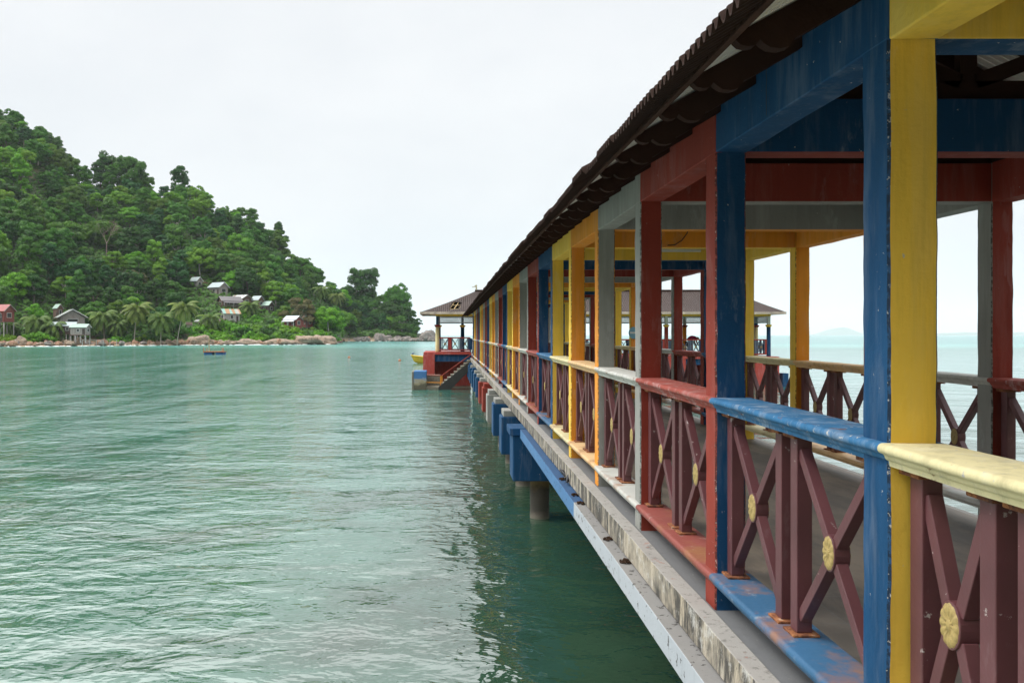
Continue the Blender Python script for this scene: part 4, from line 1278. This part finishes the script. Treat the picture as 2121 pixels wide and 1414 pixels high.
def rock_mesh(seed, mat):
    bm = bmesh.new(); bmesh.ops.create_icosphere(bm, subdivisions=4, radius=1)
    off = Vector((seed * 7.3, seed * 1.7, seed * 3.9))
    planes = [Vector(rand_unit(1)[0]) for _ in range(7)]
    for v in bm.verts:
        d = v.co.normalized(); r = 1.0
        for pl in planes:
            k = d.dot(pl)
            if k > .05: r = min(r, .80 / max(k, .8) if k > .8 else r)
        r *= 1 + .34 * mnoise.fractal(d * 1.2 + off, .8, 2.1, 6) 
        v.co = d * r
        if v.co.z < -.35: v.co.z = -.35 + (v.co.z + .35) * .5
    me = bpy.data.meshes.new('boulder'); bm.to_mesh(me); bm.free()
    for p in me.polygons: p.use_smooth = True
    me.materials.append(mat); return me
RM = {c: [rock_mesh(i + 10 * k, M['rock_' + c]) for i in range(4)] for k, c in enumerate(('tan', 'grey', 'brown'))}
ritems = []
def put_rock(px, Y, w, h, dep, z, c, lab=None, look=None):
    o = bpy.data.objects.new('boulder', random.choice(RM[c])); COL.objects.link(o)
    o.location = ((px - VX) / FPX * Y, Y, z); o.scale = (w / 2, dep / 2, h / 1.25); o.rotation_euler = (random.uniform(-.12, .12), random.uniform(-.15, .15), random.uniform(-.4, .4))
    tag(o, lab, 'rock', 'boulders along the island shore')
    if not lab: ritems.append((o, px, project(0, Y, z)[1], look))
big = [(45, 695, 718, 30, 'tan', 'large rounded tan boulder split down one side, beside the red roofed house'), (143, 700, 717, 30, 'tan', 'broad tan boulder in front of the big grey house'), (166, 697, 715, 20, 'tan', 'slanting pale slab leaning in front of the porch hut'), (216, 702, 717, 22, 'tan', 'rounded tan boulder under the plank walkway'),
       (412, 693, 715, 58, 'tan', 'sloping tan rock outcrop below the brown hut bushes'), (468, 701, 714, 50, 'tan', 'pale smooth slab at the edge of the water, behind the blue raft'), (520, 700, 714, 62, 'tan', 'long low tan slab below the bright bushes'), (575, 697, 714, 70, 'tan', 'wide folded tan slab below the white roofed cabin'), (630, 692, 713, 75, 'tan', 'big sloping tan headland rock beneath the cabin stilts'), (672, 693, 713, 60, 'tan', 'tapering tan rock at the end of the slabs')]
for px, pt, pw, wpx, c, lab in big:
    Y = interp(SHORE, px) + 2.5; w = wpx / FPX * Y; zt2 = W(px, pt, Y).z
    put_rock(px, Y, w * 1.1, zt2 * 1.0, w * .8, zt2 * .18 - .45, c, lab)
far = [(888, 688, 40, 'grey', 'big dark grey rock standing in the sea off the point'), (787, 690, 28, 'grey', 'flat dark grey rock under the point trees'), (822, 696, 16, 'grey', 'rounded grey rock on the point, before its tip'), (846, 697, 18, 'grey', 'grey rock pile nearest the tip of the point')]
for px, pt, wpx, c, lab in far:
    Y = 402; w = wpx / FPX * Y; zt2 = W(px, pt, Y).z
    put_rock(px, Y, w * 1.05, zt2 * 1.4, w * .8, zt2 * .2 - .5, c, lab)
for px in np.arange(-30, 715, 5.5):
    px = px + random.uniform(-4, 4); Y = interp(SHORE, px) + random.uniform(-.5, 4.5)
    w = random.uniform(.9, 2.6); c = random.choice(['tan', 'tan', 'brown', 'brown', 'grey']) if px < 400 else random.choice(['tan', 'tan', 'brown'])
    put_rock(px, Y, w, w * random.uniform(.45, .75), w * random.uniform(.7, 1.1), random.uniform(.1, .7), c, None, {'tan': 'small tan', 'grey': 'small grey', 'brown': 'rusty brown'}[c])
for px in np.arange(716, 905, 7):
    px = px + random.uniform(-3, 3); Y = 400 + random.uniform(-3, 4); w = random.uniform(2.5, 5.5)
    c = random.choice(['grey', 'grey', 'brown']) if px < 800 else 'grey'
    put_rock(px, Y, w, w * random.uniform(.4, .7), w * .9, random.uniform(0, .6), c, None, {'grey': 'small grey', 'brown': 'rusty brown'}[c])
label_all(ritems, 'rock')
# surf at the foot of the rocks
mb = MB()
for i in range(120):
    px = random.uniform(-40, 880); Y = interp(SHORE, px) - random.uniform(1.0, 3.2); x = (px - VX) / FPX * Y
    L, wd = random.uniform(.3, 1.6), random.uniform(.1, .3); n = 9; z = .05 + random.random() * .06
    ring = [(x + L * math.cos(t * 6.283 / n) * random.uniform(.6, 1.1), Y + wd * math.sin(t * 6.283 / n) * random.uniform(.6, 1.1), .006 + i * .00002) for t in range(n)]
    mb.add(ring + [(x, Y, z + .1)], [(t, (t + 1) % n, n) for t in range(n)], 0, True)
o = mb.build('surf_foam', plain('foam', (.80, .82, .80), .8, .1)); tag(o, 'white broken surf along the foot of the shore rocks', 'foam', kind='stuff')

# ------------------------------------------------------------------ boats, floats, birds, person
def hull(L, Bm, H, n=16):
    v = []; f = []; K = 9
    for i in range(n + 1):
        t = i / n; x = -L / 2 + L * t
        w = Bm / 2 * min(1, (1 - (1 - min(1, t * 2.2)) ** 2)) ** .9 * (1 if t < .85 else 1 - (t - .85) * .9)
        sheer = H * (1 + .55 * (1 - t) ** 3); keel = H * .55 * max(0, 1 - t * 5) ** 1.5
        for j in range(K):
            a = -1 + 2 * j / (K - 1)
            v.append((x - .35 * max(0, 1 - t * 4) * abs(a) ** 2, w * math.copysign(abs(a) ** .55, a), keel + (sheer - keel) * abs(a) ** 2.2))
    for i in range(n):
        for j in range(K - 1): f.append((i * K + j, i * K + j + 1, (i + 1) * K + j + 1, (i + 1) * K + j))
    return v, f, K, n
def yellow_boat():
    p = W(852, 752, 87.5); r = empty('yellow_boat', (p.x + 3.5, 87.5, -.22), D(6), 'yellow wooden boat moored behind the pier head, bow showing', 'boat')
    v, f, K, n = hull(6.4, 1.8, .72)
    mb = MB(); mb.add(v, f, 0, True); mb.add([(a, b, c) for a, b, c in v], [], 0)
    mb.add([v[n * K + j] for j in range(K)], [tuple(range(K))], 0)
    o = mb.build('hull', paint('boat_yellow', (.50, .36, .03)), r)
    mb = MB()
    for j in (0, K - 1): mb.tube([v[i * K + j] for i in range(n + 1)], .05, 6)
    mb.build('gunwale', M['yellow'], r)
    mb = MB()
    for t in (.35, .55, .75): mb.box(-3.2 + 6.4 * t - .12, -3.2 + 6.4 * t + .12, -.75, .75, .5, .54)
    mb.build('thwart', HM['brown'], r)
    mb = MB(); mb.tube([(-3.35, 0, 1.0), (-3.42, 0, 1.32)], .07, 8); mb.lathe([(.02, 0), (.11, .06), (.12, .16), (.05, .24)], (-3.3, 0, 1.2), 10); mb.build('bow_post', M['slate'], r)
yellow_boat()
def raft():
    p = W(445, 733.5, 127); r = empty('blue_raft', (p.x, 127, 0), D(3), 'small blue float raft with orange deck and a tall bamboo pole', 'raft')
    a = plain('raft_blue', (.03, .11, .28), .6, .25, 3); b = plain('raft_orange', (.42, .15, .07), .7, .3, 3)
    for y in (-.75, .45):
        for x0, x1 in ((-1.55, -.25), (.25, 1.55)):
            mb = MB(); mb.box(x0, x1, y, y + .55, -.25, .38); mb.build('float_drum', a, r, .08)
    mb = MB()
    for x in np.arange(-1.6, 1.6, .2): mb.box(x, x + .17, -.95, 1.15, .44, .50)
    for y in (-.9, 1.05): mb.box(-1.65, 1.65, y, y + .1, .381, .439)
    mb.build('plank_deck', b, r)
    for x, y, h in ((-1.55, -.85, .62), (1.55, -.85, .65), (-1.5, 1.05, .5), (.9, 1.05, .6)):
        mb = MB(); mb.tube([(x, y, .3), (x, y, .5 + h)], .05, 7); mb.build('post', b, r)
    mb = MB(); mb.tube([(-.85, -.2, .4), (-.86, -.2, 2.95)], [.075, .05], 7); mb.build('pole', plain('bamboo', (.40, .30, .16), .7, .2), r)
raft()
fl_m = plain('float_orange', (.45, .17, .07), .5, .1)
for (px, py, lab) in ((723, 741, 'small orange float in open water nearer the island'), (828, 747.5, 'small orange float in the water near the yellow boat')):
    Y = EYE * FPX / (py - HY); p = W(px, py, Y)
    mb = MB(); mb.lathe([(.02, -.12), (.14, -.06), (.18, .04), (.14, .13), (.04, .18), (.04, .25), (.02, .26)], (0, 0, 0), 14)
    o = mb.build('mooring_float', fl_m, None, 0, (p.x, Y, .02)); tag(o, lab, 'buoy', 'orange mooring floats')

def skinned(name, joints, edges, mat, parent=None, sub=2):
    me = bpy.data.meshes.new(name); me.from_pydata([j[0] for j in joints], edges, []); me.materials.append(mat)
    o = bpy.data.objects.new(name, me); link(o, parent)
    md = o.modifiers.new('skin', 'SKIN'); md.use_smooth_shade = True
    for i, j in enumerate(joints):
        sv = me.skin_vertices[0].data[i]; r = j[1]; sv.radius = (r, r) if not isinstance(r, tuple) else r; sv.use_root = (i == 0)
    s = o.modifiers.new('sub', 'SUBSURF'); s.levels = sub; s.render_levels = sub
    return o
def swallow(px, py, yaw, lab):
    Y = 7.9; x = 1.27
    for _ in range(30):
        X = (px - VX) / FPX * Y
        Y += (1.27 - X) / 1.27 * Y * .5
        Y = max(3, min(13, Y))
    z = EYE - 1.625 + rise(Y)
    r = empty('swallow', (1.27, Y, z), yaw, lab, 'bird', 'swallows on the blue edge beam')
    bl = plain('swallow_dark', (.012, .014, .02), .4, .2)
    b = skinned('body', [((0, 0, .062), .024), ((.028, 0, .078), .022), ((.046, 0, .097), .016), ((.062, 0, .099), .012), ((.080, 0, .096), .003), ((-.035, 0, .048), .017), ((-.07, 0, .035), .008)], [(0, 1), (1, 2), (2, 3), (3, 4), (0, 5), (5, 6)], bl, r)
    for s in (-1, 1):
        mb = MB(); mb.add([(.02, s * .022, .082), (-.02, s * .030, .066), (-.095, s * .014, .034), (-.02, s * .022, .048), (-.02, s * .034, .060)], [(0, 1, 4), (1, 2, 4), (2, 3, 4), (3, 0, 4), (0, 3, 2, 1)], 0); mb.build('wing', bl, r)
        mb = MB(); mb.add([(-.06, s * .002, .040), (-.125, s * .020, .022), (-.06, s * .012, .036), (-.06, s * .006, .030)], [(0, 1, 2), (2, 1, 3), (3, 1, 0), (0, 2, 3)], 0); mb.build('tail_feather', bl, r)
        mb = MB(); mb.tube([(0, s * .010, .045), (.003, s * .010, .002)], .0025, 5); mb.tube([(.003, s * .010, .003), (.018, s * .010, .002)], .002, 4); mb.build('leg', bl, r)
swallow(1170, 1019, 2.2, 'dark swallow perched on the blue edge beam, farther of two'); swallow(1177, 1026, 1.2, 'dark swallow perched on the blue edge beam, nearer of two')
# clumps of mud nest fallen on the ledge
nm = plain('mud_nest', (.05, .03, .02), .95, .3, 20)
for i, (px, py) in enumerate(((1165, 1001), (1203, 1050), (1260, 1126), (1295, 1163), (1190, 1038))):
    X = 1.245; Y = X * FPX / (px - VX); z = EYE - 1.625 + rise(Y); mb = MB()
    for q in range(16):
        a = rand_unit(1)[0]; p = Vector((a[0] * .03, a[1] * .05, abs(a[2]) * .010)); d = Vector(rand_unit(1)[0]) * .02; d.z = abs(d.z) * .4
        mb.tube([p, p + d], [.012, .005], 5)
    o = mb.build('mud_clump', nm, None, 0, (X, Y, z + .004)); o['category'] = 'debris'; o['group'] = 'mud clumps on the edge beam'
    o['label'] = ['dark mud clump on the blue edge beam behind the swallows', 'mud clump where the edge beam turns from blue to grey', 'flat dark mud clump midway along the grey edge beam', 'mud clump on the grey edge beam closest to the camera', 'small mud clump on the blue edge beam just past the swallows'][i]

# person bending over behind the far railing
def person():
    Y = 49.25; x = (1432 - VX) / FPX * Y
    r = empty('person', (x, Y, FR), 0, 'person in a maroon top bending over behind the far railing', 'person')
    skin = plain('skin', (.22, .12, .08), .6, .1); top = plain('maroon_shirt', (.20, .012, .045), .8, .15); tr = plain('dark_trousers', (.02, .022, .03), .8, .15)
    J = [((-.20, 0, .86), .14), ((-.12, 0, 1.00), .145), ((.06, 0, 1.14), .16), ((.24, 0, 1.13), .13), ((.33, 0, 1.10), .06), ((.42, 0, 1.07), .085), ((.48, 0, 1.02), .07),
         ((.22, -.19, 1.08), .065), ((.27, -.22, .82), .045), ((.40, -.20, .62), .035), ((.22, .19, 1.08), .065), ((.27, .22, .82), .045), ((.40, .2, .62), .035),
         ((-.18, -.10, .82), .10), ((-.12, -.11, .47), .07), ((-.18, -.11, .09), .045), ((-.05, -.11, .04), .04), ((-.18, .10, .82), .10), ((-.12, .11, .47), .07), ((-.18, .11, .09), .045), ((-.05, .11, .04), .04)]
    E = [(0, 1), (1, 2), (2, 3), (3, 4), (4, 5), (5, 6), (3, 7), (7, 8), (8, 9), (3, 10), (10, 11), (11, 12), (0, 13), (13, 14), (14, 15), (15, 16), (0, 17), (17, 18), (18, 19), (19, 20)]
    skinned('body', J, E, skin, r)
    J2 = [((-.20, 0, .90), .165), ((-.12, 0, 1.01), .17), ((.06, 0, 1.155), .18), ((.25, 0, 1.14), .145), ((.22, -.2, 1.08), .085), ((.25, -.22, .93), .07), ((.22, .2, 1.08), .085), ((.25, .22, .93), .07)]
    skinned('shirt', J2, [(0, 1), (1, 2), (2, 3), (3, 4), (4, 5), (3, 6), (6, 7)], top, r)
    J3 = [((-.20, 0, .84), .165), ((-.18, -.10, .78), .12), ((-.12, -.11, .47), .09), ((-.18, -.11, .13), .07), ((-.18, .10, .78), .12), ((-.12, .11, .47), .09), ((-.18, .11, .13), .07)]
    skinned('trousers', J3, [(0, 1), (1, 2), (2, 3), (0, 4), (4, 5), (5, 6)], tr, r)
    skinned('hair', [((.44, 0, 1.12), .085), ((.39, 0, 1.10), .08)], [(0, 1)], M['cable'], r)
person()

# ------------------------------------------------------------------ water, far hills, air
def water():
    t = NT('sea_water'); pos = t.node('ShaderNodeNewGeometry').outputs['Position']
    sep = t.node('ShaderNodeSeparateXYZ'); t.link(pos, sep.inputs[0])
    def nz(sx, sy, rot, detail, rough, dist=0):
        return t.noise(t.coord((sx, sy, 1), 'Position', (0, 0, rot)), 1.0, detail, rough, dist)
    # the wind ruffles the open bay more than the lee of the pier
    am = t.math('ADD', t.math('DIVIDE', sep.outputs['X'], -34), t.math('MULTIPLY', nz(.035, .05, 0, 3, .6), 1.6))
    am = t.ramp(am, [(.55, .42), (1.0, 1.0)])
    h = t.math('MULTIPLY', nz(.30, .46, .12, 2, .5), .17)
    m_ = t.math('ADD', t.math('MULTIPLY', nz(1.7, 2.6, .22, 3, .55, .5), .070), t.math('MULTIPLY', nz(5.0, 8.0, -.15, 2, .5, .4), .014))
    gust = t.ramp(nz(.30, .055, .06, 4, .65, .6), [(.34, .35), (.66, 1.9)])
    h = t.math('ADD', h, t.math('MULTIPLY', t.math('MULTIPLY', m_, am), gust))
    b = t.node('ShaderNodeBump'); b.inputs['Strength'].default_value = 1; b.inputs['Distance'].default_value = 1
    t.link(h, b.inputs['Height']); t.link(b.outputs['Normal'], t.bsdf.inputs['Normal'])
    # body colour: sandy shallows, deeper teal, weed and rocks on the bottom beside the pier
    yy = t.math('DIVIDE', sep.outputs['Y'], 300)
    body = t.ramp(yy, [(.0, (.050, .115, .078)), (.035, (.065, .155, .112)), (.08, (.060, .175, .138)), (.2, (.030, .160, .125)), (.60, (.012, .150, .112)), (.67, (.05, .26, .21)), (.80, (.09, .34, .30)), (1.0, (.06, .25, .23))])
    weed = t.ramp(nz(.28, .45, .4, 5, .6, .8), [(.46, 0), (.66, 1)])
    near = t.ramp(t.math('DIVIDE', sep.outputs['Y'], 30), [(.5, 1), (.9, 0)])
    wf = t.math('MULTIPLY', t.math('MULTIPLY', weed, near), .65)
    body = t.mix(wf, body, (.030, .038, .020))
    # pier's dark reflection and shade painted into the water colour, with dark bottom rocks
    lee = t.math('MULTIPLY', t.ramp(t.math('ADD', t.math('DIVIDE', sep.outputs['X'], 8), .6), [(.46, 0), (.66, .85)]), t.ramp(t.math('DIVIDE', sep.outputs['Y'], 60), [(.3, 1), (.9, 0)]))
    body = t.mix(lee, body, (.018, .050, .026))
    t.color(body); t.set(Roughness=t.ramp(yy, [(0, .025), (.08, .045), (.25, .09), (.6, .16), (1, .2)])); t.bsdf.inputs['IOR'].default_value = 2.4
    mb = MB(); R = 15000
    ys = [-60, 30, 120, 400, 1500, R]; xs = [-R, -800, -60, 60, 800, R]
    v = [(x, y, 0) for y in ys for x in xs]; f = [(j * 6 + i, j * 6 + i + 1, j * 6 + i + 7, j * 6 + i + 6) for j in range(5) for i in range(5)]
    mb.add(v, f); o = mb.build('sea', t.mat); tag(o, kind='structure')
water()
def far_hills():
    mb = MB()
    for (pa, pb_, ph, Y) in ((1690, 1790, 674, 14300), (1930, 2075, 686, 12000), (2060, 2240, 684, 12600), (1770, 1960, 683, 13600)):
        n = 40; v = []; f = []
        for i in range(n + 1):
            t = i / n; px = pa + (pb_ - pa) * t
            hgt = (HY - ph) / FPX * Y * (math.sin(math.pi * t) ** .8) * (.75 + .35 * mnoise.noise(Vector((px * .03, Y, 0)))) + EYE
            x = (px - VX) / FPX * Y
            v += [(x, Y - 450, -1), (x, Y, max(hgt, 0)), (x, Y + 450, -1)]
        for i in range(n): f += [(3 * i, 3 * i + 3, 3 * i + 4, 3 * i + 1), (3 * i + 1, 3 * i + 4, 3 * i + 5, 3 * i + 2)]
        mb.add(v, f, 0, True)
    o = mb.build('hills', plain('far_forest', (.04, .07, .03), .9, .3, .01, 0)); tag(o, kind='structure')
far_hills()
HAZE = True
if HAZE:
    mb = MB(); mb.box(-14500, 14500, -170, 14800, -5, 420)
    m = bpy.data.materials.new('haze'); m.use_nodes = True; nt = m.node_tree
    nt.nodes.remove(nt.nodes['Principled BSDF'])
    pv = nt.nodes.new('ShaderNodeVolumePrincipled'); pv.inputs['Color'].default_value = (.93, .97, 1, 1); pv.inputs['Density'].default_value = .00008
    nt.links.new(pv.outputs[0], nt.nodes['Material Output'].inputs['Volume'])
    o = mb.build('haze', m); tag(o, 'pale sea haze', 'haze', kind='stuff')

# ------------------------------------------------------------------ sky, sun, camera
SUN_EL, SUN_AZ = D(54), D(-92)     # azimuth from +Y towards +X
w = bpy.data.worlds.new('World'); sc.world = w; w.use_nodes = True
nt = w.node_tree; bg = nt.nodes['Background']; STR = .1
sky = nt.nodes.new('ShaderNodeTexSky'); sky.sky_type = 'NISHITA'; sky.sun_disc = False
sky.sun_elevation = SUN_EL; sky.sun_rotation = SUN_AZ; sky.air_density = 1.0; sky.dust_density = 3.0
tc = nt.nodes.new('ShaderNodeTexCoord'); sep = nt.nodes.new('ShaderNodeSeparateXYZ'); nt.links.new(tc.outputs['Generated'], sep.inputs[0])
rp = nt.nodes.new('ShaderNodeValToRGB'); e = rp.color_ramp.elements
stops = [(0, (.69, .735, .77)), (.04, (.735, .77, .80)), (.16, (.785, .80, .815)), (1, (.81, .815, .825))]
while len(e) < len(stops): e.new(.5)
for i, (p, c) in enumerate(stops): e[i].position = p; e[i].color = (*[x / 3 for x in c], 1)
nt.links.new(sep.outputs['Z'], rp.inputs['Fac'])
mp = nt.nodes.new('ShaderNodeMapping'); mp.inputs['Scale'].default_value = (1, 1, 2.2); nt.links.new(tc.outputs['Generated'], mp.inputs[0])
nz = nt.nodes.new('ShaderNodeTexNoise'); nz.inputs['Scale'].default_value = 2.6; nz.inputs['Detail'].default_value = 6; nz.inputs['Roughness'].default_value = .55; nt.links.new(mp.outputs[0], nz.inputs['Vector'])
r2 = nt.nodes.new('ShaderNodeValToRGB'); r2.color_ramp.elements[0].position = .3; r2.color_ramp.elements[0].color = (.91, .925, .945, 1); r2.color_ramp.elements[1].position = .7; r2.color_ramp.elements[1].color = (1.03, 1.03, 1.03, 1)
nt.links.new(nz.outputs['Fac'], r2.inputs['Fac'])
# higher cloud is brighter, most of all to the left, shaped to light the pier's sides
rh = nt.nodes.new('ShaderNodeValToRGB'); e = rh.color_ramp.elements
stops = [(0, 0), (.405, 0), (.50, 1.7), (.62, 2.0), (.80, 2.4), (1, 2.2)]
while len(e) < len(stops): e.new(.5)
for i, (p, c) in enumerate(stops): e[i].position = p; e[i].color = (c / 3, c / 3, c / 3, 1)
nt.links.new(sep.outputs['Z'], rh.inputs['Fac'])
dt = nt.nodes.new('ShaderNodeVectorMath'); dt.operation = 'DOT_PRODUCT'; dt.inputs[1].default_value = (-.70, .0, 0); nt.links.new(tc.outputs['Generated'], dt.inputs[0])
ad = nt.nodes.new('ShaderNodeMath'); ad.operation = 'ADD'; ad.inputs[1].default_value = .62; ad.use_clamp = True; nt.links.new(dt.outputs['Value'], ad.inputs[0])
hv = nt.nodes.new('ShaderNodeVectorMath'); hv.operation = 'SCALE'; nt.links.new(rh.outputs[0], hv.inputs[0]); nt.links.new(ad.outputs[0], hv.inputs['Scale'])
# unseen sky behind the camera dimmed to darken the pier's front faces
mr = nt.nodes.new('ShaderNodeMapRange'); mr.inputs['From Min'].default_value = -.9; mr.inputs['From Max'].default_value = .05; mr.inputs['To Min'].default_value = .72; mr.inputs['To Max'].default_value = 1.0
nt.links.new(sep.outputs['Y'], mr.inputs['Value'])
lv = nt.nodes.new('ShaderNodeVectorMath'); lv.operation = 'SCALE'; nt.links.new(rp.outputs[0], lv.inputs[0]); nt.links.new(mr.outputs[0], lv.inputs['Scale'])
sm = nt.nodes.new('ShaderNodeVectorMath'); sm.operation = 'ADD'; nt.links.new(lv.outputs[0], sm.inputs[0]); nt.links.new(hv.outputs[0], sm.inputs[1])
mu = nt.nodes.new('ShaderNodeMix'); mu.data_type = 'RGBA'; mu.blend_type = 'MULTIPLY'; mu.inputs[0].default_value = 1
nt.links.new(sm.outputs[0], mu.inputs[6]); nt.links.new(r2.outputs[0], mu.inputs[7])
sc_ = nt.nodes.new('ShaderNodeVectorMath'); sc_.operation = 'SCALE'; sc_.inputs['Scale'].default_value = 3 / STR; nt.links.new(mu.outputs[2], sc_.inputs[0])
mx = nt.nodes.new('ShaderNodeMix'); mx.data_type = 'RGBA'; mx.inputs[0].default_value = .95
nt.links.new(sky.outputs[0], mx.inputs[6]); nt.links.new(sc_.outputs[0], mx.inputs[7])
nt.links.new(mx.outputs[2], bg.inputs['Color']); bg.inputs['Strength'].default_value = STR

sd = bpy.data.lights.new('sun', 'SUN'); sd.energy = 1.5; sd.angle = D(14); sd.color = (1, .96, .90)
so = bpy.data.objects.new('sun', sd); COL.objects.link(so)
sv = Vector((math.sin(SUN_AZ) * math.cos(SUN_EL), math.cos(SUN_AZ) * math.cos(SUN_EL), math.sin(SUN_EL)))
so.rotation_euler = sv.to_track_quat('Z', 'Y').to_euler()

cd = bpy.data.cameras.new('camera'); cam = bpy.data.objects.new('camera', cd); COL.objects.link(cam)
cam.location = (0, 0, EYE); cam.rotation_euler = (math.pi / 2, 0, 0)
cd.sensor_width = 36; cd.sensor_fit = 'HORIZONTAL'; cd.lens = FPX / 2121 * 36
cd.shift_x = (1060.5 - VX) / 2121; cd.shift_y = -(707 - HY) / 2121
cd.clip_start = .05; cd.clip_end = 30000
sc.camera = cam
sc.view_settings.view_transform = 'Standard'; sc.view_settings.look = 'None'; sc.view_settings.exposure = .25; sc.view_settings.gamma = 1
sc.cycles.max_bounces = 8; sc.cycles.diffuse_bounces = 2; sc.cycles.transparent_max_bounces = 8; sc.cycles.volume_bounces = 1
